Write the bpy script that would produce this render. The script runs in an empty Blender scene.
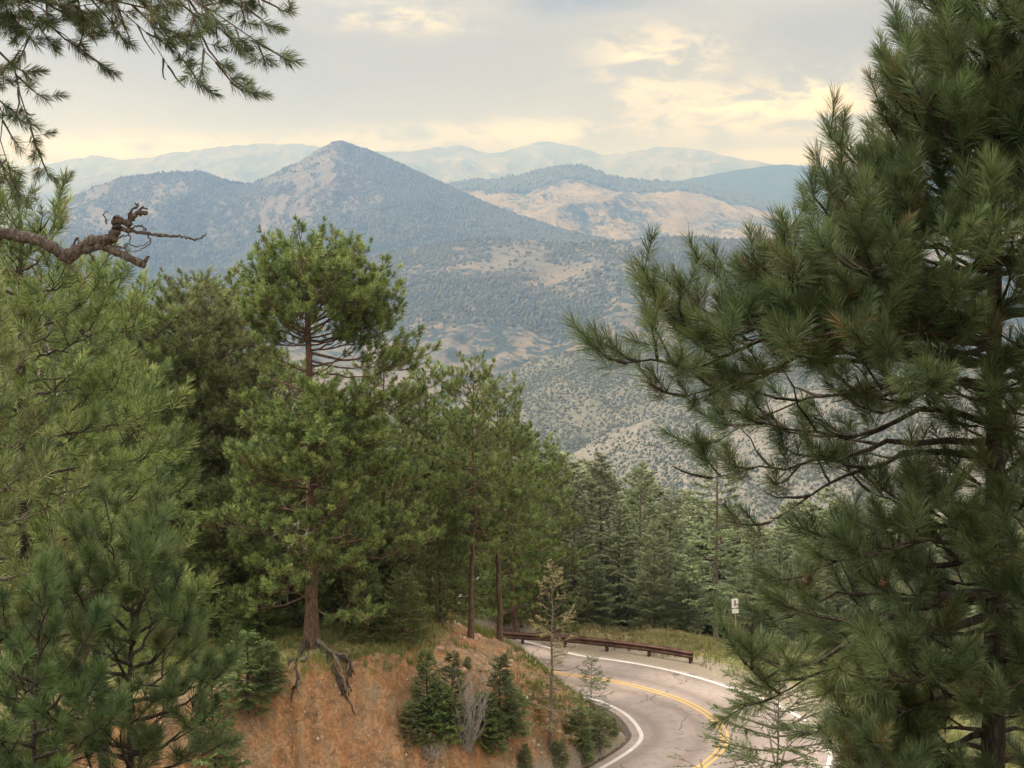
import bpy, math
import numpy as np
from math import radians as R, sin, cos, pi

S = bpy.context.scene
COL = S.collection
FPX = 1407.0
PITCH = math.atan(159.0 / FPX)
CAMZ = 18.0

# ------------------------------------------------------------------ calibration
def P(px, py, Y):
    u = (px - 512) / FPX; v = (384 - py) / FPX
    y = cos(PITCH) + v * sin(PITCH); z = v * cos(PITCH) - sin(PITCH)
    k = Y / y
    return np.array([u * k, Y, CAMZ + z * k])

def PG(px, py, z=0.0):
    u = (px - 512) / FPX; v = (384 - py) / FPX
    y = cos(PITCH) + v * sin(PITCH); zz = v * cos(PITCH) - sin(PITCH)
    k = (z - CAMZ) / zz
    return np.array([u * k, y * k])

# ------------------------------------------------------------------ numpy noise
_pr = np.random.RandomState(5)
_perm = _pr.permutation(256); _perm = np.concatenate([_perm, _perm])
_g2 = np.stack([np.cos(np.arange(256) * 2.399), np.sin(np.arange(256) * 2.399)], 1)
def noise2(x, y):
    xi = np.floor(x).astype(int); yi = np.floor(y).astype(int)
    xf = x - xi; yf = y - yi
    u = xf**3 * (xf * (xf * 6 - 15) + 10); v = yf**3 * (yf * (yf * 6 - 15) + 10)
    def g(ix, iy, fx, fy):
        h = _perm[(_perm[ix & 255] + iy) & 255]
        gr = _g2[h]
        return gr[..., 0] * fx + gr[..., 1] * fy
    a = g(xi, yi, xf, yf); b = g(xi + 1, yi, xf - 1, yf)
    c = g(xi, yi + 1, xf, yf - 1); d = g(xi + 1, yi + 1, xf - 1, yf - 1)
    return 1.5 * ((a * (1 - u) + b * u) * (1 - v) + (c * (1 - u) + d * u) * v)
def fbm(x, y, o=5, ridged=False, gain=.5):
    s = 0; a = 1.0; t = 0; f = 1.0
    for i in range(o):
        n = noise2(x * f + i * 17.3, y * f - i * 9.7)
        if ridged: n = 1 - 2 * np.abs(n)
        s = s + a * n; t += a; a *= gain; f *= 2.03
    return s / t
def sstep(a, b, x):
    t = np.clip((x - a) / (b - a), 0, 1); return t * t * (3 - 2 * t)
def nrm(v):
    return v / (np.linalg.norm(v, axis=-1, keepdims=True) + 1e-12)

# ------------------------------------------------------------------ mesh building
class MB:
    def __init__(s):
        s.v = []; s.q = []; s.t = []; s.n = 0; s.a = []
    def add(s, v, tris=None, quads=None, att=None):
        v = np.asarray(v, dtype=np.float64).reshape(-1, 3)
        if tris is not None and len(tris): s.t.append(np.asarray(tris).reshape(-1, 3) + s.n)
        if quads is not None and len(quads): s.q.append(np.asarray(quads).reshape(-1, 4) + s.n)
        s.v.append(v); s.n += len(v)
        s.a.append(np.full(len(v), .5) if att is None else np.broadcast_to(att, (len(v),)))
    def tube(s, pts, rad, k=6, att=None, cap=True):
        pts = np.asarray(pts, float); s.tubes(pts[None], np.asarray(rad, float)[None], k, att, cap)
    def tubes(s, pts, rad, k=4, att=None, cap=True):
        pts = np.asarray(pts, float)           # T,n,3
        T, n, _ = pts.shape
        if T == 0: return
        tan = np.gradient(pts, axis=1); tan = nrm(tan)
        ref = np.where(np.abs(tan[:, :1, 2:3]) > .85, np.array([1., 0, 0]), np.array([0, 0, 1.]))
        ref = np.broadcast_to(ref, tan.shape)
        a = nrm(np.cross(tan, ref)); b = np.cross(tan, a)
        th = np.arange(k) * 2 * pi / k
        ring = (pts[:, :, None] + rad[:, :, None, None] * (a[:, :, None] * np.cos(th)[None, None, :, None] + b[:, :, None] * np.sin(th)[None, None, :, None]))
        i = np.arange(T)[:, None, None] * n * k; j = np.arange(n - 1)[None, :, None] * k; m = np.arange(k)[None, None, :]
        m2 = (m + 1) % k
        q = np.stack([i + j + m, i + j + m2, i + j + k + m2, i + j + k + m], -1).reshape(-1, 4)
        tr = None
        if cap:
            e = np.arange(T)[:, None] * n * k + (n - 1) * k
            mm = np.arange(1, k - 1)[None]
            tr = np.stack([e + 0 * mm, e + mm, e + mm + 1], -1).reshape(-1, 3)
        s.add(ring.reshape(-1, 3), tr, q, att)
    def box(s, c, d, M=None):
        c = np.array(c, float); d = np.array(d, float) / 2
        v = np.array([[x, y, z] for x in (-1, 1) for y in (-1, 1) for z in (-1, 1)], float) * d
        if M is not None: v = v @ np.asarray(M).T
        s.add(v + c, None, [[0, 1, 3, 2], [4, 6, 7, 5], [0, 4, 5, 1], [2, 3, 7, 6], [0, 2, 6, 4], [1, 5, 7, 3]])
    def mesh(s, name, mat, smooth=True, attrs=None):
        v = np.concatenate(s.v) if s.v else np.zeros((0, 3))
        q = np.concatenate(s.q) if s.q else np.zeros((0, 4), int)
        t = np.concatenate(s.t) if s.t else np.zeros((0, 3), int)
        me = bpy.data.meshes.new(name)
        me.vertices.add(len(v)); me.vertices.foreach_set('co', v.astype(np.float32).ravel())
        li = np.concatenate([q.ravel(), t.ravel()]).astype(np.int32)
        me.loops.add(len(li)); me.loops.foreach_set('vertex_index', li)
        np_ = len(q) + len(t)
        ls = np.concatenate([np.arange(len(q)) * 4, len(q) * 4 + np.arange(len(t)) * 3]).astype(np.int32)
        me.polygons.add(np_); me.polygons.foreach_set('loop_start', ls)
        try: me.polygons.foreach_set('loop_total', np.concatenate([np.full(len(q), 4), np.full(len(t), 3)]).astype(np.int32))
        except Exception: pass
        me.polygons.foreach_set('use_smooth', np.full(np_, smooth, dtype=bool))
        at = me.attributes.new('tint', 'FLOAT', 'POINT')
        at.data.foreach_set('value', np.concatenate(s.a).astype(np.float32))
        for k, arr in (attrs or {}).items():
            at = me.attributes.new(k, 'FLOAT', 'POINT'); at.data.foreach_set('value', np.asarray(arr, dtype=np.float32).ravel())
        me.update(calc_edges=True)
        me.materials.append(mat)
        return me

def link(name, me, parent=None, loc=None):
    o = bpy.data.objects.new(name, me); COL.objects.link(o)
    if parent is not None: o.parent = parent
    if loc is not None: o.location = [float(c) for c in loc]
    return o
def tag(o, label=None, cat=None, group=None, kind=None):
    if label: o['label'] = label
    if cat: o['category'] = cat
    if group: o['group'] = group
    if kind: o['kind'] = kind
    return o
def thing(name, label, cat, loc, rz=0, group=None, sc=1):
    o = link(name, None, loc=loc); o.rotation_euler = (0, 0, rz); o.scale = (sc, sc, sc) if np.isscalar(sc) else sc
    o.empty_display_size = .3
    return tag(o, label, cat, group)
def dup(src, loc, rz, sc, label, group=None, name=None):
    r = src.copy(); COL.objects.link(r)
    r.location = [float(c) for c in loc]; r.rotation_euler = (0, 0, rz); r.scale = (sc, sc, sc) if np.isscalar(sc) else sc
    r['label'] = label
    if group: r['group'] = group
    elif 'group' in r: del r['group']
    for ch in src.children:
        c = ch.copy(); COL.objects.link(c); c.parent = r
        for g in ch.children:
            d = g.copy(); COL.objects.link(d); d.parent = c
    return r

# ------------------------------------------------------------------ materials
class NT:
    def __init__(s, name):
        s.m = bpy.data.materials.new(name); s.m.use_nodes = True
        s.t = s.m.node_tree; s.t.nodes.clear(); s.out = s.t.nodes.new('ShaderNodeOutputMaterial')
    def n(s, typ, ins=None, **kw):
        nd = s.t.nodes.new(typ)
        for k, v in kw.items(): setattr(nd, k, v)
        for k, v in (ins or {}).items():
            sk = nd.inputs[k]
            if hasattr(v, 'is_linked'): s.t.links.new(v, sk)
            else: sk.default_value = v
        return nd
    def noise(s, vec, scale, detail=5, rough=.55, dist=0):
        return s.n('ShaderNodeTexNoise', {'Vector': vec, 'Scale': scale, 'Detail': detail, 'Roughness': rough, 'Distortion': dist}).outputs[0]
    def ramp(s, fac, stops):
        nd = s.n('ShaderNodeValToRGB', {'Fac': fac}); cr = nd.color_ramp
        while len(cr.elements) < len(stops): cr.elements.new(.5)
        for e, (p, c) in zip(cr.elements, stops):
            e.position = p; e.color = (c if len(c) == 4 else tuple(c) + (1,)) if hasattr(c, '__len__') else (c, c, c, 1)
        return nd.outputs[0]
    def math(s, op, a, b=0.0, c=0.0, clamp=False):
        nd = s.n('ShaderNodeMath', {0: a, 1: b, 2: c}, operation=op); nd.use_clamp = clamp; return nd.outputs[0]
    def mix(s, f, a, b, blend='MIX'):
        nd = s.t.nodes.new('ShaderNodeMix'); nd.data_type = 'RGBA'; nd.blend_type = blend
        for i, v in ((0, f), (6, a), (7, b)):
            if hasattr(v, 'is_linked'): s.t.links.new(v, nd.inputs[i])
            else: nd.inputs[i].default_value = v if i == 0 else (tuple(v) + (1,) if len(v) == 3 else v)
        return nd.outputs[2]
    def attr(s, name): return s.n('ShaderNodeAttribute', attribute_name=name).outputs['Fac']
    def obj(s): return s.n('ShaderNodeTexCoord').outputs['Object']
    def geo(s): return s.n('ShaderNodeNewGeometry').outputs['Position']
    def mapv(s, vec, sc): return s.n('ShaderNodeMapping', {'Vector': vec, 'Scale': sc}).outputs[0]
    def rnd(s): return s.n('ShaderNodeObjectInfo').outputs['Random']
    def bump(s, h, st, d=.02): return s.n('ShaderNodeBump', {'Height': h, 'Strength': st, 'Distance': d}).outputs[0]
    def fin(s, col, rough=.9, normal=None, spec=.2, metal=0, trans=0.0):
        ins = {'Base Color': col if hasattr(col, 'is_linked') else tuple(col) + (1,), 'Roughness': rough, 'Specular IOR Level': spec, 'Metallic': metal}
        if normal is not None: ins['Normal'] = normal
        sh = s.n('ShaderNodeBsdfPrincipled', ins).outputs[0]
        if trans:
            tr = s.n('ShaderNodeBsdfTranslucent', {'Color': ins['Base Color']}).outputs[0]
            sh = s.n('ShaderNodeMixShader', {0: trans, 1: sh, 2: tr}).outputs[0]
        s.t.links.new(sh, s.out.inputs[0]); return s.m

def needle_mat(name, c0, c1, c2, brown=(.16, .10, .04), trans=.3, cl=True):
    m = NT(name); t = m.attr('tint')
    col = m.ramp(t, [(0, brown), (.05, c0), (.5, c1), (1, c2)])
    r = m.n('ShaderNodeHueSaturation', {'Hue': m.math('MULTIPLY_ADD', m.rnd(), .035, .480), 'Saturation': m.math('MULTIPLY_ADD', m.rnd(), .2, .9), 'Value': m.math('MULTIPLY_ADD', m.rnd(), .34, .86), 'Color': col}).outputs[0]
    clump = cl; cl = m.noise(m.obj(), 1.1, 3)
    if clump: r = m.mix(m.math('MULTIPLY_ADD', cl, 2.4, -.75, clamp=True), m.mix(.35, r, (.03, .055, .022)), m.mix(.25, r, (.26, .25, .07)))
    return m.fin(r, .5, None, .35, trans=trans)
M_PINE = needle_mat('pine_needles', (.036, .068, .020), (.135, .20, .058), (.37, .44, .15))
M_PINE_SHADE = needle_mat('shaded_pine_needles', (.02, .046, .02), (.052, .095, .038), (.15, .21, .09), trans=.28)  # same pine in a darker tone: its shaded side put into the needle colour
M_FIR = needle_mat('fir_needles', (.06, .08, .03), (.15, .19, .09), (.37, .40, .22), trans=.25)
M_SPR = needle_mat('spruce_needles', (.03, .055, .022), (.085, .13, .045), (.19, .24, .09), trans=.2)
M_DRYN = needle_mat('dry_needles', (.13, .10, .05), (.24, .19, .10), (.36, .27, .15), brown=(.25, .15, .08), trans=.2, cl=False)

def bark_mat(name, a, b, c, sc=14):
    m = NT(name); v = m.mapv(m.obj(), (1, 1, .22)); n1 = m.noise(v, sc, 6, .65); n2 = m.noise(m.obj(), sc * 4, 4)
    vo = m.n('ShaderNodeTexVoronoi', {'Vector': v, 'Scale': sc * .9, 'Randomness': 1.0}, feature='DISTANCE_TO_EDGE').outputs[0]
    f = m.math('MULTIPLY_ADD', n1, .8, m.math('MULTIPLY', n2, .25))
    col = m.ramp(f, [(.3, a), (.52, b), (.75, c)])
    col = m.mix(m.ramp(vo, [(0, .75), (.09, 0.0)]), col, a)
    return m.fin(col, .95, m.bump(m.math('ADD', n1, m.math('MULTIPLY', vo, .8)), .8, .03), .1)
M_BARK = bark_mat('reddish_bark', (.04, .028, .022), (.125, .08, .058), (.22, .15, .11))
M_BARKD = bark_mat('dark_bark', (.02, .016, .014), (.05, .04, .034), (.11, .088, .072), 18)
M_BARKG = bark_mat('grey_brown_bark', (.06, .05, .04), (.16, .13, .105), (.30, .25, .20), 20)
M_DEAD = bark_mat('weathered_dead_wood', (.035, .028, .025), (.11, .085, .075), (.26, .22, .19), 26)
M_GREYW = bark_mat('bleached_wood', (.18, .16, .15), (.33, .30, .28), (.5, .47, .43), 30)

# ------------------------------------------------------------------ road lines & ground
def smooth_line(pts, n=40):
    pts = np.asarray(pts, float)
    p = np.vstack([2 * pts[0] - pts[1], pts, 2 * pts[-1] - pts[-2]])
    out = []
    for i in range(1, len(p) - 2):
        t = np.linspace(0, 1, n, endpoint=False)[:, None]
        a, b, c, d = p[i - 1], p[i], p[i + 1], p[i + 2]
        out.append(.5 * ((2 * b) + (-a + c) * t + (2 * a - 5 * b + 4 * c - d) * t**2 + (-a + 3 * b - 3 * c + d) * t**3))
    out.append(p[-2][None]); return np.vstack(out)
def resample(l, n):
    d = np.r_[0, np.cumsum(np.linalg.norm(np.diff(l, axis=0), axis=1))]
    s = np.linspace(0, d[-1], n)
    return np.stack([np.interp(s, d, l[:, k]) for k in range(l.shape[1])], 1)
def relax(l, it):
    l = l.copy()
    for _ in range(it): l[1:-1] = .5 * l[1:-1] + .25 * (l[:-2] + l[2:])
    return l
yl = [(-80, 130), (-40, 95), (-22, 76.5), (-13, 67), (-6, 61), (-1.8, 58.3)]
yl += [tuple(PG(*p)) for p in [(545, 671), (600, 678.5), (640, 687), (680, 699), (710, 715), (726, 733), (722, 750), (700, 768), (672, 785)]]
yl += [(2.2, 40.0), (-2, 36.0), (-7.5, 32.6), (-14, 30), (-30, 26), (-80, 19)]
YEL = resample(relax(resample(smooth_line(yl), 1500), 60), 1500)
inn = [tuple(PG(*p)) for p in [(541, 687), (575, 693.5), (600, 702), (622, 713), (636, 726), (640, 738), (631, 750), (612, 762), (588, 776)]]
outl = [tuple(PG(*p)) for p in [(527, 653), (560, 656), (600, 661), (650, 669), (700, 680), (760, 697), (800, 717), (824, 734), (833, 752), (826, 772), (800, 796)]]
tan = nrm(np.gradient(YEL, axis=0)); NORM = np.stack([-tan[:, 1], tan[:, 0]], 1)   # left of travel = outside for far part
# travel goes from far left to the right and back: outside is on the left of travel
def half_width(line, sgn):
    """distance from yellow line to the traced edge line, extended with constants"""
    L = resample(smooth_line(line), 400); w = np.full(len(YEL), np.nan)
    d = np.linalg.norm(YEL[:, None] - L[None], axis=2); k = d.argmin(1)
    ok = (k > 2) & (k < 397); w[ok] = d[np.arange(len(YEL)), k][ok]
    idx = np.where(ok)[0]; i0, i1 = idx[0], idx[-1]
    w[:i0] = w[i0]; w[i1:] = w[i1]
    nanm = np.isnan(w); w[nanm] = np.interp(np.where(nanm)[0], np.where(~nanm)[0], w[~nanm])
    for _ in range(80): w[1:-1] = .5 * w[1:-1] + .25 * (w[:-2] + w[2:])
    return w
WO = half_width(outl, 1); WI = half_width(inn, -1)
WO = np.clip(WO, 2.5, 4.0); WI = np.clip(WI, 2.3, 3.2)

def road_coord(x, y):
    """nearest index along the yellow line, signed distance (+ outside)"""
    x = np.asarray(x, float); y = np.asarray(y, float); sh = x.shape
    q = np.stack([x.ravel(), y.ravel()], 1); idx = np.zeros(len(q), int); sd = np.zeros(len(q))
    sub = YEL[::4]
    for a in range(0, len(q), 20000):
        qq = q[a:a + 20000]
        d2 = ((qq[:, None] - sub[None])**2).sum(2); k = d2.argmin(1) * 4
        idx[a:a + 20000] = k
        sd[a:a + 20000] = np.sqrt(d2.min(1)) * np.sign(((qq - YEL[k]) * NORM[k]).sum(1) + 1e-9)
    return idx.reshape(sh), sd.reshape(sh)

def tps(ctrl):
    c = np.asarray(ctrl, float); xy = c[:, :2]; n = len(c)
    def U(r2): return .5 * r2 * np.log(r2 + 1e-9)
    K = U(((xy[:, None] - xy[None])**2).sum(2)) + np.eye(n) * 2.0
    Pm = np.c_[np.ones(n), xy]; A = np.zeros((n + 3, n + 3)); A[:n, :n] = K; A[:n, n:] = Pm; A[n:, :n] = Pm.T
    w = np.linalg.solve(A, np.r_[c[:, 2], 0, 0, 0])
    def f(x, y):
        x = np.asarray(x, float); y = np.asarray(y, float)
        r2 = (x[..., None] - xy[:, 0])**2 + (y[..., None] - xy[:, 1])**2
        return (U(r2) * w[:n]).sum(-1) + w[n] + w[n + 1] * x + w[n + 2] * y
    return f
shelf = [P(312, 650, 42), P(190, 606, 48), P(0, 600, 50), P(0, 640, 45), P(100, 612, 47), P(380, 627, 45), P(440, 625, 47), P(250, 640, 43.5), P(470, 630, 48.5), P(500, 640, 50),
         P(530, 656, 50), P(560, 694, 50), P(590, 714, 50), P(620, 727, 50)]
shelf = [tuple(s) for s in shelf] + [(-2.4, 65, 1.2), (-9, 65, 3.6), (-18, 65, 5), (-35, 50, 7), (-35, 75, 4), (-60, 60, 6), (-60, 90, 3), (-20, 90, 0), (-40, 40, 6)]
SH = tps(shelf)
outer = [(0, 0, 16.3), (0, -20, 17), (-20, -20, 16), (20, -20, 16), (3, 9.5, 11.8), (-4, 14, 9.8), (-10, 20, 7), (0, 30, 2.6), (20, 20, 5), (18, 45, -.5), (26, 60, -4), (0, 66, -1.6), (8, 64, -1.0), (0, 90, -11), (25, 90, -16), (50, 100, -24),
         (-30, 0, 13), (30, 0, 11), (-30, 25, 3), (-60, 10, 4), (60, 30, -6), (-30, 120, -12), (0, 130, -28), (-80, 160, -25)]
OT = tps(outer)
def smin(a, b, k):
    h = np.clip(.5 + .5 * (b - a) / k, 0, 1); return b * (1 - h) + a * h - k * h * (1 - h)
def ground_all(x, y):
    x = np.asarray(x, float); y = np.asarray(y, float)
    k, sd = road_coord(x, y)
    wo = WO[k]; wi = WI[k]
    dO = sd - wo; dI = -sd - wi
    nz = fbm(x * .22, y * .22, 5); nf = fbm(x * 1.1, y * 1.1, 4)
    far = np.clip(y - 130, 0, None)
    zo = OT(x, np.minimum(y, 130)) - far * .42 + nz * .5 + nf * .08
    t = sstep(1.6, 6.5, dO)
    z_out = zo * t + (1 - t) * (-.02 + .10 * np.clip(dO - .5, 0, 1) + nf * .05 * sstep(.3, 1.5, dO))
    zs = SH(x, np.minimum(y, 95)) - np.clip(y - 95, 0, None) * .4 + nz * .35 + nf * .08
    rill = fbm(x * 1.6 + y * .3, y * .35, 4, ridged=True)
    zb = np.clip(dI - .55, 0, None) * (1.6 + .12 * nz) + rill * .5 + fbm(x * 3.1, y * 2.2, 3, ridged=True) * .10 * sstep(.6, 2.0, dI)
    z_in = smin(zb, zs, .55)
    z_in = np.where(dI < .55, -.02 - .05 * sstep(.15, .4, dI), np.maximum(z_in, -.07 + .1 * nf * sstep(.55, 1, dI)))
    z = np.where(sd > 0, z_out, z_in)
    z = np.where((dO < 0) & (dI < 0), -.03, z)
    edge = np.clip(zb - zs, -5, 5)
    return z, sd, dO, dI, edge
def gz(x, y): return float(ground_all(np.array([x]), np.array([y]))[0][0])

def axis_pts(lo, hi, f0, f1, fine, grow=1.12):
    a = list(np.arange(f0, f1, fine)); st = fine; v = f1
    while v < hi: a.append(v); st *= grow; v += min(st, 6)
    a.append(hi); st = fine; v = f0 - fine; b = []
    while v > lo: b.append(v); st *= grow; v -= min(st, 6)
    b.append(lo); return np.array(b[::-1] + a)
GX = axis_pts(-240, 240, -17, 15, .11); GY = axis_pts(-60, 420, 36, 64, .11)
X, Y = np.meshgrid(GX, GY); Zg, SD, DO, DI, EDGE = ground_all(X, Y)
gb = MB(); ny, nx = X.shape
ii = np.arange(ny - 1)[:, None] * nx + np.arange(nx - 1)[None]
gb.add(np.stack([X, Y, Zg], -1), None, np.stack([ii, ii + 1, ii + nx + 1, ii + nx], -1))
gzy, gzx = np.gradient(Zg, GY, GX); slope = np.hypot(gzx, gzy)
inside = (SD < 0)
soil = np.where(inside, sstep(.45, .85, slope) * sstep(1.0, 2.5, DI) + .9 * sstep(1.2, -.2, EDGE) * sstep(.9, 2, DI), .15 * sstep(.5, 1, slope)); soil = np.clip(soil, 0, 1)
soil *= np.clip(sstep(6.5, 3.5, X), .3, 1); soil = np.where(inside & (X > -3.5) & (Y > 40) & (Y < 56), np.maximum(soil, .62 + .5 * fbm(X * .9, Y * .9, 4)) * sstep(5.2, 3.4, X), soil); soil = np.clip(soil, 0, 1)
gravel = np.where(inside, sstep(1.2, .5, DI), sstep(2.6, 1.4, DO + .5 * fbm(X * .8, Y * .8, 3)))
green = np.clip(.7 * sstep(6, 10, X) * (SD > 0) + sstep(-.25, .35, fbm(X * .3 + 40, Y * .3, 4)) * .8 + .35 * sstep(1.5, 4.0, X) * inside, 0, 1)

m = NT('hillside_soil_and_grass')
pos = m.geo()
n1 = m.noise(pos, .9, 7, .65); n2 = m.noise(pos, 9, 6, .7); n3 = m.noise(pos, 45, 4, .6)
red = m.ramp(n1, [(.28, (.27, .13, .07)), (.43, (.47, .23, .11)), (.52, (.55, .31, .165)), (.6, (.48, .33, .21)), (.75, (.56, .44, .32))])
red = m.mix(m.ramp(n2, [(.42, .6), (.56, 0.0)]), red, (.24, .12, .065))
red = m.mix(m.ramp(n3, [(.62, 0.0), (.70, .55)]), red, (.6, .47, .34))
dry = m.ramp(m.noise(pos, 5, 6, .7), [(.3, (.15, .11, .055)), (.5, (.30, .235, .12)), (.7, (.42, .35, .20))])
grn = m.ramp(m.noise(pos, 7, 6, .7), [(.3, (.07, .08, .025)), (.55, (.15, .16, .05)), (.75, (.28, .26, .10))])
gr = m.mix(m.math('MULTIPLY', m.attr('green'), m.ramp(n2, [(.35, .4), (.6, 1.0)])), dry, grn)
grav = m.ramp(m.noise(pos, 30, 6, .8), [(.3, (.16, .12, .09)), (.5, (.33, .27, .21)), (.72, (.5, .43, .35))])
sf = m.math('ADD', m.attr('soil'), m.math('MULTIPLY_ADD', n2, .8, -.4), clamp=True)
sf = m.ramp(sf, [(.3, 0.0), (.55, 1.0)])
stk = m.noise(m.mapv(pos, (2.6, .5, .9)), 1.3, 7, .7)
red = m.mix(m.ramp(stk, [(.46, 0.0), (.60, .6)]), red, (.25, .195, .125)); red = m.mix(m.ramp(m.noise(pos, 2.2, 6, .75), [(.52, 0.0), (.62, .7)]), red, (.17, .115, .085))
c = m.mix(sf, gr, red); c = m.mix(m.ramp(m.attr('gravel'), [(.2, 0.0), (.7, 1.0)]), c, grav)
h = m.math('ADD', m.math('MULTIPLY', n2, 1.2), m.math('MULTIPLY', n3, .5))
M_GROUND = m.fin(c, .95, m.bump(h, 1.0, .12), .1)
g = link('hillside_ground', gb.mesh('hillside_ground', M_GROUND, True, {'soil': soil, 'gravel': gravel, 'green': green}))
tag(g, kind='structure')

def strip(name, mat, i0, i1, off0, off1, z, step=3, kind='structure', zf=None):
    k = np.arange(i0, i1, step); a = YEL[k] + NORM[k] * off0[k][:, None]; b = YEL[k] + NORM[k] * off1[k][:, None]
    nc = 41 if name == 'road' else 5; cols = [a + (b - a) * t for t in np.linspace(0, 1, nc)]
    v = np.stack(cols, 1); v = np.concatenate([v, np.full(v.shape[:2] + (1,), z)], 2)
    n = len(k); q = np.arange(n - 1)[:, None] * nc + np.arange(nc - 1)[None]
    mb = MB(); mb.add(v.reshape(-1, 3), None, np.stack([q, q + nc, q + nc + 1, q + 1], -1).reshape(-1, 4))
    ofs = off0[k][:, None] + (off1 - off0)[k][:, None] * np.linspace(0, 1, nc)[None]; lane = np.exp(-((np.abs(ofs) - .75) / .3)**2) + np.exp(-((np.abs(ofs) - 2.35) / .3)**2)
    o = link(name, mb.mesh(name, mat, True, {'lane': lane})); tag(o, kind=kind); return o
one = np.ones(len(YEL))
i0 = int(np.argmin(np.abs(YEL[:, 0] + 40) + (YEL[:, 1] < 60) * 99)); i1 = int(np.argmin(np.abs(YEL[:, 0] + 40) + (YEL[:, 1] > 60) * 99))
m = NT('worn_asphalt'); pos = m.geo()
a1 = m.noise(pos, 60, 5, .8); a2 = m.noise(pos, .5, 5, .6); a3 = m.noise(pos, 3.5, 5, .6)
c = m.ramp(a1, [(.3, (.14, .112, .10)), (.5, (.25, .205, .188)), (.72, (.40, .34, .315))])
c = m.mix(m.ramp(a2, [(.40, 0.0), (.58, .5)]), c, (.37, .285, .25)); c = m.mix(m.ramp(a3, [(.34, .5), (.52, 0.0)]), c, (.17, .13, .115)); wh = m.attr('lane'); c = m.mix(m.math('MULTIPLY', m.math('ADD', wh, m.math('MULTIPLY_ADD', a3, .6, -.3)), .55, clamp=True), c, (.15, .115, .10)); c = m.mix(m.ramp(m.noise(pos, 11, 6, .8), [(.56, 0.0), (.68, .4)]), c, (.46, .39, .35))
vw = m.n('ShaderNodeVectorMath', {0: pos, 1: m.n('ShaderNodeTexNoise', {'Vector': pos, 'Scale': 1.5, 'Detail': 4}).outputs[1]}, operation='ADD').outputs[0]
cr = m.n('ShaderNodeTexVoronoi', {'Vector': vw, 'Scale': .33}, feature='DISTANCE_TO_EDGE').outputs[0]
c = m.mix(m.math('MULTIPLY', m.ramp(cr, [(.004, .75), (.010, 0.0)]), m.ramp(m.noise(pos, .35, 2), [(.42, 0.0), (.55, 1.0)])), c, (.07, .055, .05))
M_ASPH = m.fin(c, .88, m.bump(a1, .25, .01), .25)
strip('road', M_ASPH, i0, i1, -(WI + .35), WO + .28, .0)
def paint(name, col, col2):
    m = NT(name); pos = m.geo(); n = m.noise(pos, 25, 5, .75); n2 = m.noise(pos, 1.6, 3)
    c = m.mix(m.ramp(m.math('MULTIPLY_ADD', n2, .5, n), [(.50, 0.0), (.74, .8)]), col, col2)
    return m.fin(c, .75, None, .3)
M_WHITE = paint('white_road_paint', (.80, .77, .74), (.42, .36, .33))
M_YELL = paint('yellow_road_paint', (.78, .43, .045), (.42, .28, .13))
for nm, mt, lab, a, b in (('edge_line', M_WHITE, 0, WO - .07, WO + .08), ('edge_line', M_WHITE, 0, -WI - .07, -WI + .08),
                          ('centre_line', M_YELL, 0, .05 * one, .16 * one), ('centre_line', M_YELL, 0, -.16 * one, -.05 * one)):
    strip(nm, mt, i0, i1, a, b, .005)
# ragged dark strip along the inner edge of the asphalt
m = NT('dark_gutter'); nn = m.noise(m.geo(), 12, 5, .7)
M_GUT = m.fin(m.ramp(nn, [(.3, (.05, .04, .034)), (.6, (.13, .10, .08)), (.8, (.3, .25, .2))]), .95, m.bump(nn, .8, .03), .1)
strip('gutter', M_GUT, i0, i1, -(WI + .62 + .05 * fbm(np.arange(1500) * .09, one, 3)), -(WI + .33), -.012)

# valley bottom reaching the horizon
m = NT('valley_scrub'); nn = m.noise(m.geo(), .004, 6, .7)
M_VAL = m.fin(m.ramp(nn, [(.35, (.05, .07, .04)), (.55, (.16, .15, .09)), (.7, (.3, .25, .16))]), .95, None, .1)
vb = MB(); vb.add([(-38000, -1500, -470), (38000, -1500, -470), (38000, 46000, -470), (-38000, 46000, -470)], None, [[0, 1, 2, 3]])
tag(link('valley_floor', vb.mesh('valley_floor', M_VAL)), kind='structure')

HAZE = 1.5e-4; SUN = 3.6; EXPO = 0.5
# ------------------------------------------------------------------ mountains
def mountain_mat(name, tan_c, tan_d, dark, fs, rock=None, speck=(.5, .6), sparse=1.0):
    m = NT(name); pos = m.geo(); f = m.attr('forest')
    n1 = m.noise(pos, fs, 6, .7); n2 = m.noise(pos, fs * .22, 5, .6); n3 = m.noise(pos, fs * 3.0, 3, .6)
    grass = m.mix(m.ramp(n2, [(.4, 0.0), (.6, 1.0)]), tan_c, tan_d)
    if rock: grass = m.mix(m.ramp(n3, [(.55, 0.0), (.66, .8)]), grass, rock)
    w = m.math('ADD', m.math('MULTIPLY_ADD', f, .75, -1.275), m.math('ADD', m.math('MULTIPLY', n1, 1.7), m.math('MULTIPLY_ADD', n3, 1.0, .05)))
    w = m.ramp(w, [(.42, 0.0), (.60, 1.0)])
    c = m.mix(m.math('MULTIPLY', w, sparse), grass, m.mix(m.ramp(n3, [(.4, 0.0), (.6, .6)]), dark, tuple(1.9 * d for d in dark)))
    return m.fin(c, .95, m.bump(n1, .7, .35 / fs), .05)

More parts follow.
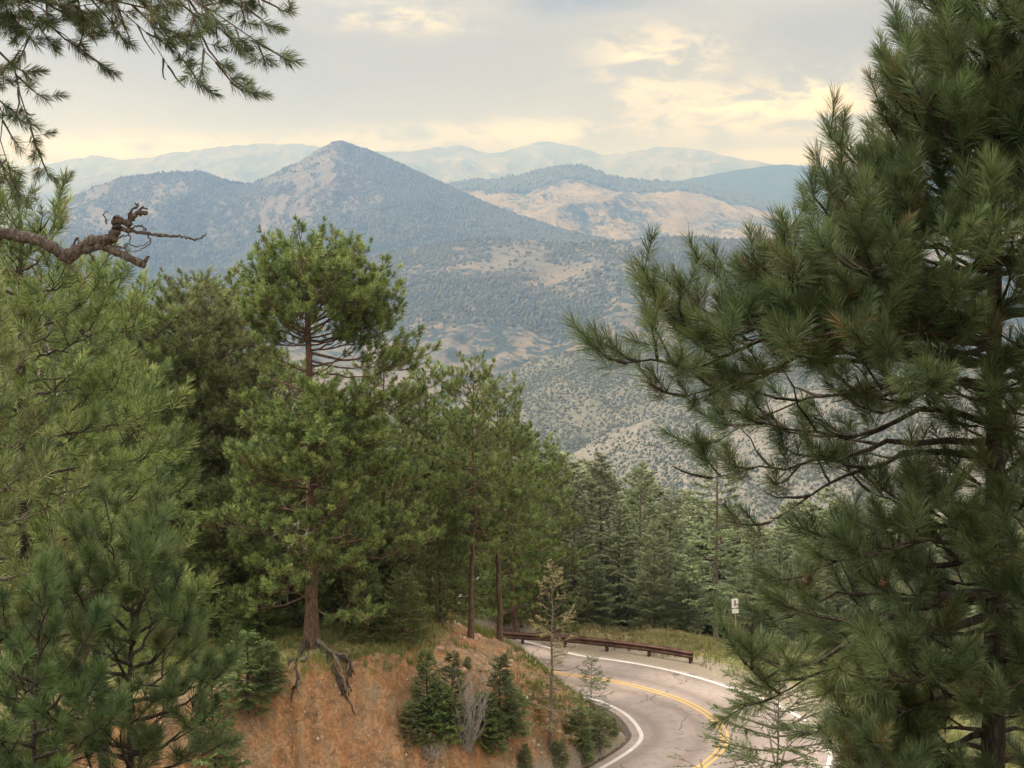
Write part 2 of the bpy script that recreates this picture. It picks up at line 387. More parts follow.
def mountain(name, crest, Yc, depth, zbase, mat, forest_fn, amp=.16, freq=1 / 900., crest_n=4.0, seed=0, nc=900, nr=150, p=.9, back=.5, px0=-420, px1=1440, crest_f=1/60., Yslope=0.0):
    cx = np.array([c[0] for c in crest], float); cy = np.array([c[1] for c in crest], float)
    px = np.linspace(px0, px1, nc); k = np.arange(len(cx))
    # smooth interpolation of the crest line
    py = np.interp(px, cx, cy)
    ker = np.hanning(int(26 * nc / 1860) | 1); ker /= ker.sum(); pyp = np.pad(py, len(ker) // 2, mode='edge'); py = np.convolve(pyp, ker, 'valid')
    u = (px - 512) / FPX
    Yr = Yc * (1 + .04 * np.sin(px * .011 + seed)) + Yslope * (px - 512)
    C = np.array([P(a, b, c) for a, b, c in zip(px, py, Yr)])
    zc = C[:, 2]
    s = np.concatenate([-np.linspace(back, .02, 24), np.linspace(0, 1, nr)**1.15])
    Yg = Yr[None] - depth * s[:, None]
    Xg = C[None, :, 0] * (1 - .25 * s[:, None] * depth / Yr[None]) 
    ff = np.where(s >= 0, 1 - np.abs(s)**p, 1 - (np.abs(s) / back)**1.3 * .8)
    z = zbase + (zc[None] - zbase) * ff[:, None]
    H = np.clip(zc - zbase, 50, None)[None]
    r = fbm(Xg * freq + seed * 3.1, Yg * freq * .75 + seed, 6, ridged=True) - .35
    r2 = fbm(Xg * freq * 4.5 + seed, Yg * freq * 3 - .4 * seed, 5, ridged=True) - .3
    env = sstep(0, .22, np.abs(s))[:, None] * sstep(1.02, .8, s)[:, None]
    z = z + H * amp * r * env + H * .055 * r2 * env
    z = z + fbm(Xg * crest_f + seed, Yg * crest_f, 3) * crest_n
    fo = forest_fn(px[None] + 0 * z, s[:, None] + 0 * z, Xg, Yg, z, r)
    mb = MB(); ny, nx = z.shape
    ii = np.arange(ny - 1)[:, None] * nx + np.arange(nx - 1)[None]
    mb.add(np.stack([Xg, Yg, z], -1), None, np.stack([ii, ii + nx, ii + nx + 1, ii + 1], -1))
    o = link(name, mb.mesh(name, mat, True, {'forest': fo})); tag(o, kind='structure')
    return Xg, Yg, z, fo, px, s

def aspect(X, z):   # right-facing slopes
    return np.gradient(z, axis=1) / (np.gradient(X, axis=1) + 1e-6)
TAN = (.165, .135, .105); TAN2 = (.12, .108, .095); DK = (.03, .039, .036); ROCK = (.42, .36, .32)
M_MT1 = mountain_mat('near_canyon_slope', (.11, .108, .085), (.145, .132, .108), (.065, .075, .06), .11, (.23, .20, .175), (.50, .57))
M_MT0 = mountain_mat('rocky_canyon_slope', (.135, .125, .11), (.18, .162, .14), (.06, .07, .06), .16, (.30, .27, .25), (.5, .58))
M_MT2 = mountain_mat('mid_mountain_slope', TAN, TAN2, DK, .022, None, (.47, .56))
M_MT3 = mountain_mat('peak_slope', (.145, .12, .105), (.11, .10, .09), DK, .022, (.23, .19, .17), (.47, .58))
M_MT4 = mountain_mat('meadow_ridge', (.23, .175, .12), (.17, .135, .105), DK, .02, (.09, .085, .07), (.48, .56))
M_MTF = mountain_mat('far_range', (.22, .19, .18), (.17, .155, .15), (.09, .09, .09), .004)

def f0(px, s, X, Y, z, r): return .5 + .5 * fbm(X / 120, Y / 120, 4) - .2
m0 = mountain('canyon_spur', [(-420, 620), (480, 520), (545, 472), (575, 452), (600, 438), (640, 422), (690, 408), (760, 396), (860, 385), (1000, 380), (1440, 400)], 1500, 700, -470, M_MT0, f0, .10, 1 / 260., 3.0, 1, 900, 160, crest_f=1 / 22.)
def f1(px, s, X, Y, z, r): return .42 + .6 * fbm(X / 260, Y / 260, 4) + .25 * sstep(.2, .7, s) * sstep(620, 520, px)
m1 = mountain('canyon_slope', [(-420, 640), (380, 470), (440, 415), (490, 380), (530, 363), (560, 353), (600, 346), (650, 341), (720, 352), (800, 345), (900, 350), (1440, 380)], 2300, 1000, -470, M_MT1, f1, .12, 1 / 420., 3.0, 2, 900, 180, crest_f=1 / 30.)
def f2(px, s, X, Y, z, r):
    band = np.exp(-((s - .16) / .10)**2) * sstep(380, 420, px) * sstep(680, 620, px)
    f = .60 + .8 * fbm(X / 500 + 5, Y / 700, 5) - .36 * band - .25 * sstep(.3, .55, s) * 0
    return np.clip(f, 0, 1)
m2 = mountain('wooded_foothill', [(-420, 330), (60, 290), (200, 270), (330, 262), (400, 250), (450, 241), (500, 237), (560, 243), (610, 240), (680, 236), (760, 240), (860, 232), (1440, 260)], 4300, 1800, -470, M_MT2, f2, .16, 1 / 1000., 4.0, 3, 1000, 200, crest_f=1 / 60.)
def f3(px, s, X, Y, z, r):
    a = aspect(X, z)
    f = .66 - .5 * np.clip(a, -.4, .5) + .5 * fbm(X / 500, Y / 500, 5)
    f = f - .3 * np.exp(-((px - 325) / 45)**2 - ((s - .10) / .10)**2) - .25 * np.exp(-((px - 150) / 60)**2 - ((s - .25) / .1)**2)
    f = f + .5 * sstep(.16, .3, s) * sstep(360, 420, px) * sstep(.75, .5, s) + .2 * sstep(.3, .5, s)
    return np.clip(f, 0, 1)
m3 = mountain('main_peak', [(-420, 330), (-100, 262), (0, 236), (50, 209), (85, 190), (120, 177), (165, 172), (205, 171), (225, 180), (248, 184), (270, 175), (290, 165), (303, 160), (318, 149), (340, 139), (352, 145), (366, 148), (400, 163), (440, 181), (470, 195), (505, 210), (560, 228), (640, 246), (760, 262), (1440, 330)], 6600, 2600, -470, M_MT3, f3, .17, 1 / 1300., 5.0, 4, 1100, 200, p=.85, crest_f=1 / 55.)
def f4(px, s, X, Y, z, r):
    f = 1.0 - .62 * sstep(.04, .16, s + .04 * fbm(X / 400, Y / 400, 4)) + .9 * fbm(X / 420, Y / 600, 5)
    return np.clip(f, 0, 1)
m4 = mountain('meadow_ridge', [(-420, 300), (300, 230), (400, 190), (452, 184), (470, 180), (490, 181), (520, 176), (545, 169), (575, 165), (595, 170), (612, 178), (640, 181), (672, 182), (700, 186), (740, 196), (800, 206), (860, 214), (1440, 250)], 9000, 3200, -470, M_MT4, f4, .22, 1 / 1500., 7.0, 5, 1000, 140, crest_f=1 / 80.)
m5 = mountain('blue_ridge', [(-420, 300), (500, 215), (620, 188), (680, 181), (720, 173), (750, 168), (780, 164), (810, 166), (840, 170), (900, 166), (1000, 178), (1440, 200)], 10500, 3200, -470, M_MT3, lambda px, s, X, Y, z, r: .9 + 0 * s, .12, 1 / 1500., 8.0, 6, 900, 100, crest_f=1 / 90.)
m6 = mountain('pale_range', [(-420, 230), (-100, 205), (0, 186), (40, 184), (80, 179), (110, 172), (150, 178), (200, 192), (280, 215), (600, 260), (1440, 280)], 12800, 2300, -470, M_MTF, lambda px, s, X, Y, z, r: .6 + 0 * s, .2, 1 / 1500., 16.0, 7, 900, 90, crest_f=1 / 150.)
m7 = mountain('distant_range', [(-420, 175), (-100, 180), (0, 172), (30, 165), (60, 162), (95, 155), (130, 160), (180, 152), (225, 146), (290, 143), (340, 150), (400, 152), (430, 149), (458, 145), (490, 154), (520, 147), (548, 140), (575, 147), (608, 156), (640, 150), (668, 146), (700, 150), (745, 160), (800, 168), (870, 162), (1000, 158), (1440, 180)], 15500, 2600, -470, M_MTF, lambda px, s, X, Y, z, r: .5 + 0 * s, .2, 1 / 1800., 26.0, 8, 1000, 90, crest_f=1 / 210.)

# shrubs and trees that dot the far slopes: far too many to count
def blobs(name, mount, n, size, mat, seed, pxr, sr, thr=.3, label=None):
    rng = np.random.RandomState(seed); Xg, Yg, z, fo, px, s = mount
    ny, nx = z.shape; ci = np.where((px > pxr[0]) & (px < pxr[1]))[0]; ri = np.where((s >= sr[0]) & (s <= sr[1]))[0]
    a = rng.uniform(ri[0], ri[-1] - 1, n); b = rng.uniform(ci[0], ci[-1] - 1, n)
    ia = a.astype(int); ib = b.astype(int); fa = a - ia; fb = b - ib
    def bil(A): return (A[ia, ib] * (1 - fa) * (1 - fb) + A[ia + 1, ib] * fa * (1 - fb) + A[ia, ib + 1] * (1 - fa) * fb + A[ia + 1, ib + 1] * fa * fb)
    x, y, zz, f = bil(Xg), bil(Yg), bil(z), bil(fo)
    keep = rng.rand(n) < np.clip((f - thr) * 2.2 + .1 + 1.6 * fbm(x / 110, y / 160, 4), .02, 1); x, y, zz = x[keep], y[keep], zz[keep]; n = len(x)
    th = np.arange(6) * pi / 3; 
    base = np.concatenate([np.stack([np.cos(th), np.sin(th), 0 * th - .25], 1), np.stack([.75 * np.cos(th + .5), .75 * np.sin(th + .5), 0 * th + .75], 1), [[0, 0, 1.35]]])
    tri = [(12, 6 + i, 6 + (i + 1) % 6) for i in range(6)]; q = [(i, (i + 1) % 6, 6 + (i + 1) % 6, 6 + i) for i in range(6)]
    sz = size * np.minimum(rng.lognormal(0, .5, n), 2.0)
    v = base[None] * (1 + .35 * (rng.rand(n, 13, 3) - .5)) * sz[:, None, None] * np.array([1, 1, 1.0]) + np.stack([x, y, zz], 1)[:, None]
    off = np.arange(n)[:, None, None] * 13
    mb = MB(); mb.add(v.reshape(-1, 3), (np.array(tri)[None] + off).reshape(-1, 3), (np.array(q)[None] + off).reshape(-1, 4), np.repeat(rng.rand(n), 13))
    tag(link(name, mb.mesh(name, mat)), label, 'shrubs', kind='stuff')
mm = NT('distant_scrub'); M_SCRUB = mm.fin(mm.ramp(mm.attr('tint'), [(0, (.055, .064, .052)), (.6, (.078, .084, .064)), (1, (.11, .11, .085))]), .95, None, .05)
blobs('slope_shrubs', m1, 90000, 1.25, M_SCRUB, 1, (360, 960), (0, .75), .1, 'dark green shrubs dotting the tan canyon slope')
blobs('spur_shrubs', m0, 50000, .95, M_SCRUB, 2, (480, 1000), (0, .7), .1, 'small dark shrubs dotting the grey rocky spur')
blobs('foothill_trees', m2, 50000, 3.2, M_SCRUB, 3, (40, 860), (0, .5), .35, 'scattered dark trees on the wooded foothill')
blobs('peak_trees', m3, 50000, 3.6, M_SCRUB, 4, (30, 620), (0, .5), .25, 'dark trees scattered over the blue mountain peak')
blobs('ridge_trees', m4, 9000, 8.0, M_SCRUB, 5, (440, 860), (0, .12), .35, 'dark trees along the crest of the meadow ridge')

# radio mast on the meadow ridge
pm = P(668, 184, 8900)
mast = thing('radio_mast', 'thin grey lattice mast on the far meadow ridge', 'mast', pm - np.array([0, 0, 8]))
mm = NT('mast_steel'); M_STEEL = mm.fin((.25, .25, .26), .5, None, .4, .6)
mb = MB(); H = 75.
for a in range(3):
    th = a * 2 * pi / 3; mb.tube([(1.6 * cos(th), 1.6 * sin(th), 0), (1.0 * cos(th), 1.0 * sin(th), H)], [.5, .4], 4)
for i in range(14):
    z0 = H * i / 14; z1 = H * (i + 1) / 14
    for a in range(3):
        t0 = a * 2 * pi / 3; t1 = t0 + 2 * pi / 3; mb.tube([(1.5 * cos(t0), 1.5 * sin(t0), z0), (1.4 * cos(t1), 1.4 * sin(t1), z1)], [.2, .2], 3)
link('tower', mb.mesh('tower', M_STEEL), mast)
mb = MB(); mb.tube([(0, 0, H - 1), (0, 0, H + 12)], [.35, .2], 5); link('antenna', mb.mesh('antenna', M_STEEL), mast)
# ------------------------------------------------------------------ trees
UP = np.array([0, 0, 1.])
def curve_pts(a, b, n, sag, wob, rng):
    a = np.asarray(a, float); b = np.asarray(b, float); t = np.linspace(0, 1, n)[:, None]; L = np.linalg.norm(b - a)
    p = a + (b - a) * t; p[:, 2] += (-sag * L * 4 * t * (1 - t))[:, 0]
    w = rng.normal(0, 1, (n, 3)); w = np.cumsum(w, 0); w -= t * w[-1]
    w -= w[0] * (1 - t)
    return p + w * wob * L / n * np.sin(pi * t) ** .5
class Tree:
    """collects trunk, limbs and needle tufts of one tree in local coordinates"""
    def __init__(s, seed):
        s.rng = np.random.RandomState(seed); s.wood = MB(); s.limbs = []; s.tp = []; s.td = []; s.ts = []; s.t4 = {}
    def tuft(s, p, d, sc): s.tp.append(p); s.td.append(d); s.ts.append(sc)
    def limb(s, poly, r0, start=.25, dens=5.0, sublen=.45, twl=.2, own=None, tuft=1.0, lift=.35, bare=.0, minr=.004, k=7, flat=.35, down=0.0, ntw=7.0):
        rng = s.rng; mb = own or s.wood; poly = np.asarray(poly, float); n = len(poly)
        seg = np.linalg.norm(np.diff(poly, axis=0), axis=1); cum = np.r_[0, np.cumsum(seg)]; L = cum[-1]
        rad = r0 * (1 - np.linspace(0, 1, n)) ** 1.25 * .85 + max(minr, r0 * .13)
        mb.tube(poly, rad, k)
        tang = nrm(np.gradient(poly, axis=0))
        ns = max(2, int(L * dens * (1 - start))); side = 1
        subs, subr, tws, twr = [], [], [], []
        for i in range(ns + 1):
            if i == ns: t = 1.0
            else: t = start + (1 - start) * (i + rng.rand() * .8) / ns
            t = min(t, 1.0)
            p = np.array([np.interp(t * L, cum, poly[:, j]) for j in range(3)]); T = nrm(np.array([np.interp(t * L, cum, tang[:, j]) for j in range(3)]))
            sd = nrm(np.cross(T, UP) + 1e-6) * side; side = -side
            if i == ns: d = T + UP * lift * .5; l = twl * 1.6
            else:
                d = T * rng.uniform(.35, .9) + sd * rng.uniform(.5, 1.0) + UP * (rng.normal(lift * .35, flat)) - UP * down * rng.rand()
                l = (sublen * L * (1.05 - t) * rng.uniform(.6, 1.2) + twl) 
                l = min(l, 1.1 * (1 - .5 * t) + .3)
            d = nrm(d); m5 = 5; tt = np.linspace(0, 1, m5)[:, None]
            sp = p + d * l * tt + UP * (lift * l * .45) * tt**2 + rng.normal(0, .035 * l, (m5, 3)) * tt
            rr = min(r0 * .4, .008 + .010 * l); subs.append(sp); subr.append(rr * (1 - tt[:, 0] * .75) + minr * .4)
            if rng.rand() < bare: continue
            # twigs with tufts
            nt = max(2, int(l * ntw)); d2 = nrm(sp[-1] - sp[-2])
            s.tuft(sp[-1], nrm(d2 + UP * lift * .6), tuft * rng.uniform(.9, 1.15))
            for j in range(nt):
                u = .25 + .75 * (j + rng.rand()) / nt; q = sp[0] * 0 + np.array([np.interp(u, tt[:, 0], sp[:, c]) for c in range(3)])
                s2 = nrm(np.cross(d2, UP) + 1e-6) * (1 if rng.rand() < .5 else -1)
                td = nrm(d2 * rng.uniform(.5, 1.0) + s2 * rng.uniform(.3, .9) + UP * rng.normal(lift * .8, .35)); tl = twl * rng.uniform(.6, 1.3)
                e = q + td * tl + UP * lift * .3 * tl
                tws.append(np.array([q, (q + e) / 2 - UP * .02 * tl, e])); twr.append(np.array([minr * .9, minr * .8, minr * .7]))
                s.tuft(e, nrm(td + UP * lift * .7), tuft * rng.uniform(.75, 1.1))
        if subs: mb.tubes(np.array(subs), np.array(subr), 4)
        if tws: mb.tubes(np.array(tws), np.array(twr), 3)
    def needles(s, nn, length, width, axis=.12, spread=(18, 82), droop=.06, brown=.03, keep=None):
        rng = s.rng; tp = np.array(s.tp); td = nrm(np.array(s.td)); ts = np.array(s.ts) * rng.uniform(.78, 1.18, len(s.ts))
        if keep is not None:
            k = keep(tp); tp, td, ts = tp[k], td[k], ts[k]
        T = len(tp); s.nt = T
        ref = np.where(np.abs(td[:, 2:3]) > .9, np.array([1., 0, 0]), np.array([0, 0, 1.]))
        a = nrm(np.cross(td, ref)); b = np.cross(td, a)
        u = rng.rand(T, nn); ph = rng.rand(T, nn) * 2 * pi
        th = np.radians(spread[0] + (spread[1] - spread[0]) * np.clip(u * .75 + rng.rand(T, nn) * .35, 0, 1))
        dr = td[:, None] * np.cos(th)[..., None] + (a[:, None] * np.cos(ph)[..., None] + b[:, None] * np.sin(ph)[..., None]) * np.sin(th)[..., None]
        base = tp[:, None] - td[:, None] * (u * axis * ts[:, None])[..., None] + td[:, None] * .01
        ln = length * ts[:, None] * rng.uniform(.7, 1.1, (T, nn)); tip = base + dr * ln[..., None]; tip[..., 2] -= droop * ln
        w = nrm(np.cross(dr, rng.normal(0, 1, (T, nn, 3)))) * width * .5
        mid = base * .45 + tip * .55; mid[..., 2] += droop * .35 * ln
        v = np.stack([base - w * .6, base + w * .6, mid + w, mid - w, tip], 2).reshape(-1, 3)
        o = np.arange(T * nn)[:, None] * 5
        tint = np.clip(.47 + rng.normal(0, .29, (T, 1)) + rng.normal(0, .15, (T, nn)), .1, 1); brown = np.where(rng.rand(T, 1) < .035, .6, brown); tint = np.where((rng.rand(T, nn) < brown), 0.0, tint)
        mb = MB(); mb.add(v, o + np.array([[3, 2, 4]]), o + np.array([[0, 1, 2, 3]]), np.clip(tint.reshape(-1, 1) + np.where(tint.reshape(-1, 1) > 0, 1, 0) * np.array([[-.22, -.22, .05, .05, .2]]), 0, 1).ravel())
        return mb
def trunk_poly(H, lean, rng, n=18, wob=.012):
    t = np.linspace(0, 1, n); x = lean[0] * t * H + np.cumsum(rng.normal(0, wob, n)) * H * .25; y = lean[1] * t * H + np.cumsum(rng.normal(0, wob, n)) * H * .25
    x -= x[0]; y -= y[0]
    return np.stack([x, y, t * H - .5 * (t == 0)], 1)
def on_trunk(tp, h): return np.array([np.interp(h, tp[:, 2], tp[:, c]) for c in range(3)])

def pine_proto(seed, H=14., r=.24, cb=.3, nl=34, Lmax=2.6, prof=None, rise=.25, nn=36, nlen=.19, nw=.017, mat=None, bark=None, lean=(0, 0), tuft=1.1, dens=5.2, dead=3, ntw=5.0):
    T = Tree(seed); rng = T.rng; tp = trunk_poly(H, lean, rng)
    rad = r * (1 - np.linspace(0, 1, 18) * .93); rad[0] *= 1.5; rad[1] *= 1.08
    T.wood.tube(tp, rad, 12)
    prof = prof or (lambda u: (.6 + .9 * u) if u < .35 else .28 + .68 * (1 - ((u - .35) / .65) ** 2.2))
    for i in range(nl):
        u = (i + rng.rand() * .8) / nl; h = (cb + (1 - cb) * u) * H * .985; az = i * 2.4 + rng.normal(0, .35)
        L = Lmax * prof(u) * rng.uniform(.6, 1.2); el = rise * (.2 + 1.6 * u) + rng.normal(0, .16)
        a = on_trunk(tp, h); b = a + np.array([cos(az) * cos(el), sin(az) * cos(el), sin(el)]) * L
        poly = curve_pts(a, b, 8, .08, .16, rng)
        T.limb(poly, .016 + .015 * L * (1.1 - u), .25, dens, .5, .26, None, tuft, .5, .02, .005, 6, ntw=ntw)
    for i in range(dead):      # dead lower limbs without needles
        h = cb * H * rng.uniform(.35, 1.1); az = rng.uniform(0, 2 * pi); L = Lmax * rng.uniform(.3, .7); a = on_trunk(tp, h)
        b = a + np.array([cos(az), sin(az), rng.uniform(-.3, .1)]) * L
        T.limb(curve_pts(a, b, 7, .05, .3, rng), .03, .3, 3.5, .5, .2, None, 1, .1, 1.0, .005, 5)
    T.tuft(tp[-1], UP, 1.2)
    return T.wood, T.needles(nn, nlen, nw, axis=.13, droop=.05, spread=(8, 72))

def fir_proto(seed, H=12., r=.16, cb=.06, Lmax=2.3, nl=95, mat=None, leaf=.11, lw=.032, dens=1.0, droop=.14, tipup=.12, bare=0.0, cone=.85, lean=(0, 0), twig=True):
    rng = np.random.RandomState(seed); wood = MB(); tp = trunk_poly(H, lean, rng, wob=.006)
    rad = r * (1 - np.linspace(0, 1, 18) * .95); rad[0] *= 1.3
    wood.tube(tp, rad, 8); LV = []; LT = []
    subs, subr = [], []
    for i in range(nl):
        u = (i + rng.rand()) / nl; h = (cb + (1 - cb) * u) * H * .99; az = i * 2.4 + rng.normal(0, .4)
        L = Lmax * (1 - u) ** cone * rng.uniform(.65, 1.15) * (.75 + .25 * min(1, u * 5)) + .12
        el = -.15 + .75 * u + rng.normal(0, .08); d = np.array([cos(az) * cos(el), sin(az) * cos(el), sin(el)])
        a = on_trunk(tp, h); n = 7; t = np.linspace(0, 1, n)[:, None]
        p = a + d * L * t - UP * droop * L * t + UP * (tipup + droop * .5) * L * t**3 + rng.normal(0, .012 * L, (n, 3)) * t
        wood.tube(p, (.006 + .011 * L) * (1 - t[:, 0] * .85), 4)
        if rng.rand() < bare: 
            continue
        sd = nrm(np.cross(d, UP)); m_ = int((7 + 9 * L) * dens) + 2
        tt = rng.uniform(.12, 1, m_) ** .8; sg = rng.choice([-1, 1], m_); sl = (1.05 - tt) * L * .55 * rng.uniform(.6, 1.15, m_) + .13
        q = np.stack([np.interp(tt, t[:, 0], p[:, c]) for c in range(3)], 1)
        tw = nrm(d[None] * rng.uniform(.5, .9, (m_, 1)) + sd[None] * sg[:, None] * rng.uniform(.5, 1., (m_, 1)) - UP * rng.uniform(-.1, .35, (m_, 1)))
        e = q + tw * sl[:, None]
        if twig:
            subs.append(np.stack([q, (q + e) / 2 - UP * .01, e], 1)); subr.append(np.tile([.006, .004, .002], (m_, 1)))
        for j in range(m_):
            k = max(4, int(sl[j] / leaf * 5.5)); w = rng.rand(k)
            b = q[j] + (e[j] - q[j]) * w[:, None]; s2 = nrm(np.cross(tw[j], UP)) * rng.choice([-1, 1], k)[:, None]
            dv = nrm(tw[j] * rng.uniform(.6, 1.1, (k, 1)) + s2 * rng.uniform(.1, .8, (k, 1)) + UP * rng.normal(0, .25, (k, 1)))
            ll = leaf * rng.uniform(.7, 1.3, (k, 1)); tip = b + dv * ll; ww = nrm(np.cross(dv, UP * 1.0 + rng.normal(0, .5, (k, 3)))) * lw * .5
            LV.append(np.stack([b - ww * .5, (b + tip) / 2 + ww, (b + tip) / 2 - ww, tip], 1)); LT.append(np.clip(.35 + .35 * tt[j] + .2 * rng.normal(0, .5) + rng.normal(0, .12, k), .07, 1))
    if subs: wood.tubes(np.concatenate(subs), np.concatenate(subr), 3)
    fol = MB()
    if LV:
        v = np.concatenate(LV); n = len(v); o = np.arange(n)[:, None] * 4
        fol.add(v.reshape(-1, 3), np.concatenate([o + [[0, 1, 2]], o + [[1, 3, 2]]]), None, np.repeat(np.concatenate(LT), 4))
    return wood, fol

def mk_tree(name, cat, proto, bark, leafm):
    w, f = proto
    root = thing(name, 'x', cat, (0, 0, -9000)); link('trunk', w.mesh('trunk', bark), root)
    if f.n: link('crown', f.mesh('crown', leafm, False), root)
    root['h'] = 1.0; return root
def proto_h(p): return max(v[:, 2].max() for v in p[0].v)
used = set()
def plant(src, H0, px, top_py, Yd, label, group=None, rz=0.0, wide=1.0, base_z=None):
    """stand a copy on the ground at lateral px and distance Yd, as tall as its top needs"""
    base = P(px, 500, Yd); x, y = base[0], base[1]; zb = gz(x, y) if base_z is None else base_z
    zt = P(px, top_py, Yd)[2]; s = (zt - zb + .1) / H0
    loc = (x, y, zb - .1); sc = (s * wide, s * wide, s)
    if src.name in used: return dup(src, loc, rz, sc, label, group)
    used.add(src.name); src.location = loc; src.rotation_euler = (0, 0, rz); src.scale = sc; src['label'] = label
    if group: src['group'] = group
    return src
PROTO = {}
def proto(key, name, cat, p, bark, leafm):
    o = mk_tree(name, cat, p, bark, leafm); H = proto_h(p)
    if 'h' in o: del o['h']
    PROTO[key] = (o, H)
proto('pA', 'ponderosa_pine', 'pine tree', pine_proto(11, 14, .19, .14, 72, 3.1), M_BARK, M_PINE)
proto('pB', 'ponderosa_pine', 'pine tree', pine_proto(12, 13, .17, .08, 72, 3.2, rise=.3), M_BARK, M_PINE)
proto('pC', 'ponderosa_pine', 'pine tree', pine_proto(13, 14, .17, .36, 64, 2.6, prof=lambda u: max(.3, 1.05 - .7 * u * u)), M_BARK, M_PINE)
proto('pD', 'ponderosa_pine', 'pine tree', pine_proto(14, 12, .17, .04, 74, 3.2, prof=lambda u: max(.25, 1.1 - .8 * u * u)), M_BARK, M_PINE)
proto('fA', 'fir_tree', 'fir tree', fir_proto(21, 12, .16, .03, 3.0, 130, lw=.045, dens=1.2, cone=.7), M_BARKG, M_FIR)
proto('fB', 'fir_tree', 'fir tree', fir_proto(22, 12, .15, .03, 2.6, 130, lw=.045, dens=1.2, cone=.65, droop=.2, tipup=.2), M_BARKG, M_FIR)
proto('fC', 'fir_tree', 'fir tree', fir_proto(23, 13, .17, .06, 3.2, 115, cone=.6, lw=.045, dens=1.1, droop=.05, tipup=.2), M_BARKG, M_FIR)
def pl(key, *a, **k):
    o, H = PROTO[key]; return plant(o, H, *a, **k)

# the tall pine whose roots hang out of the cut bank
def big_pine():
    Yd = 42.; T = Tree(77); rng = T.rng
    bx = P(312, 650, Yd)[0]; zb = gz(bx, Yd); top = P(310, 252, Yd)[2]; H = top - zb
    px2m = Yd / FPX
    n = 20; t = np.linspace(0, 1, n)
    tp = np.stack([.12 * np.sin(t * 3) * t - .02 * t, .1 * np.sin(t * 5), t * H], 1)
    tp[0, 2] = -.4
    rad = .21 * (1 - t * .75); rad[0] = .28; rad[1] = .235
    T.wood.tube(tp, rad, 14)
    def at(px, py, dy=0.0):
        q = P(px, py, Yd + dy); return q - np.array([bx, Yd, zb])
    def lm(h_py, tip, dy=0., r=.05, **k):
        tip = (tip[0], tip[1] + (7 if tip[1] < 250 else 2 if tip[1] < 300 else -4)); hz = at(312, h_py)[2]; a = on_trunk(tp, hz); b = at(tip[0], tip[1], dy); 
        T.limb(curve_pts(a, b, 9, .07, .2, rng), r * .8, k.pop('start', .22), k.pop('dens', 6.2), .48, .24, None, 1.1, .5, k.pop('bare', 0), .006, 6, ntw=6, **k)
    # flat topped upper crown
    ups = [(340, (392, 318), .3, .07), (330, (385, 285), -.6, .06), (322, (362, 262), .5, .05), (300, (345, 245), .2, .05), (285, (322, 236), 0, .04), (300, (285, 242), .4, .05),
           (312, (262, 262), -.4, .06), (330, (250, 285), .4, .06), (340, (245, 318), -.3, .05), (290, (300, 232), -.8, .04), (320, (300, 262), -2.0, .05), (320, (335, 270), -2.1, .05),
           (325, (320, 275), 2.0, .05), (318, (290, 258), 1.7, .05), (335, (365, 300), -1.6, .05), (335, (268, 300), -1.6, .05), (345, (278, 338), 1.0, .04), (300, (352, 256), 1.4, .05), (305, (335, 240), 1., .04), (310, (272, 252), 1., .04), (300, (310, 248), -1.4, .04),
           (350, (355, 335), 0.6, .05), (345, (300, 322), -1.9, .04), (350, (380, 338), .6, .05), (320, (256, 268), .2, .04), (312, (270, 246), -.5, .04), (312, (354, 250), -.6, .04), (325, (380, 270), .2, .045), (338, (394, 300), -.4, .045), (345, (392, 322), .9, .04), (338, (250, 300), -.8, .045), (345, (246, 322), .5, .04), (325, (375, 285), 1.2, .04), (330, (262, 290), 1.3, .04)]
    for h, tip, dy, r in ups: lm(h, tip, dy, r)
    for i in range(3): lm(290 + i * 9, (rng.uniform(270, 370), rng.uniform(250, 300)), rng.uniform(-1.8, 1.8), .04)
    # bare forks under the crown
    lm(352, (408, 346), .2, .07, start=.45, bare=.15, dens=5); lm(365, (372, 358), .8, .05, start=.4, bare=.2, dens=4); lm(372, (262, 352), -.6, .05, start=.4, bare=.2, dens=4); lm(360, (425, 360), -.7, .05, start=.5, bare=.1, dens=5); lm(375, (352, 350), -.1, .06, start=.6, bare=.7, dens=3)
    lm(372, (415, 372), .8, .05, start=.5, bare=.2); lm(392, (265, 378), .6, .05, start=.45, bare=.4); lm(400, (415, 402), -.8, .05, start=.4, bare=.1)
    # lower tiers
    for i in range(32):
        h = rng.uniform(405, 600); a = i * 2.4; L = rng.uniform(55, 118) * (1 if h > 430 else .8)
        tx = 312 + cos(a) * L; dy = sin(a) * L * px2m; lm(h, (tx, h - 12 + rng.uniform(-22, 30)), dy, .045, start=.3, bare=.04, dens=6.5)
    for i in range(26):
        h = rng.uniform(408, 610); a = rng.uniform(-.9, -.1) * pi; L = rng.uniform(35, 95)
        if 500 < h < 545: continue
        lm(h, (312 + cos(a) * L, h + rng.uniform(-26, 22)), sin(a) * L * px2m, .035, start=.3, bare=.04, dens=6.5)
    # grey dead twigs at half height
    dd = MB()
    for i in range(7):
        a = on_trunk(tp, at(312, 505 + i * 7)[2]); b = at(292 + rng.uniform(-26, 14), 520 + rng.uniform(0, 40), -rng.uniform(.5, 1.3))
        pp = curve_pts(a, b, 8, .03, .5, rng); dd.tube(pp, np.linspace(.022, .007, 8), 5)
        for j in range(4):
            q = pp[rng.randint(2, 7)]; e = q + rng.normal(0, .28, 3) - UP * .12; dd.tube(curve_pts(q, e, 5, .05, .5, rng), np.linspace(.011, .004, 5), 4)
    root = thing('ponderosa_pine', 'tall flat-topped pine with exposed roots on the red earth bank', 'pine tree', (bx, Yd, zb))
    link('trunk', T.wood.mesh('trunk', M_BARK), root)
    link('crown', T.needles(40, .18, .016, axis=.13, droop=.05, spread=(8, 72)).mesh('crown', M_PINE, False), root)
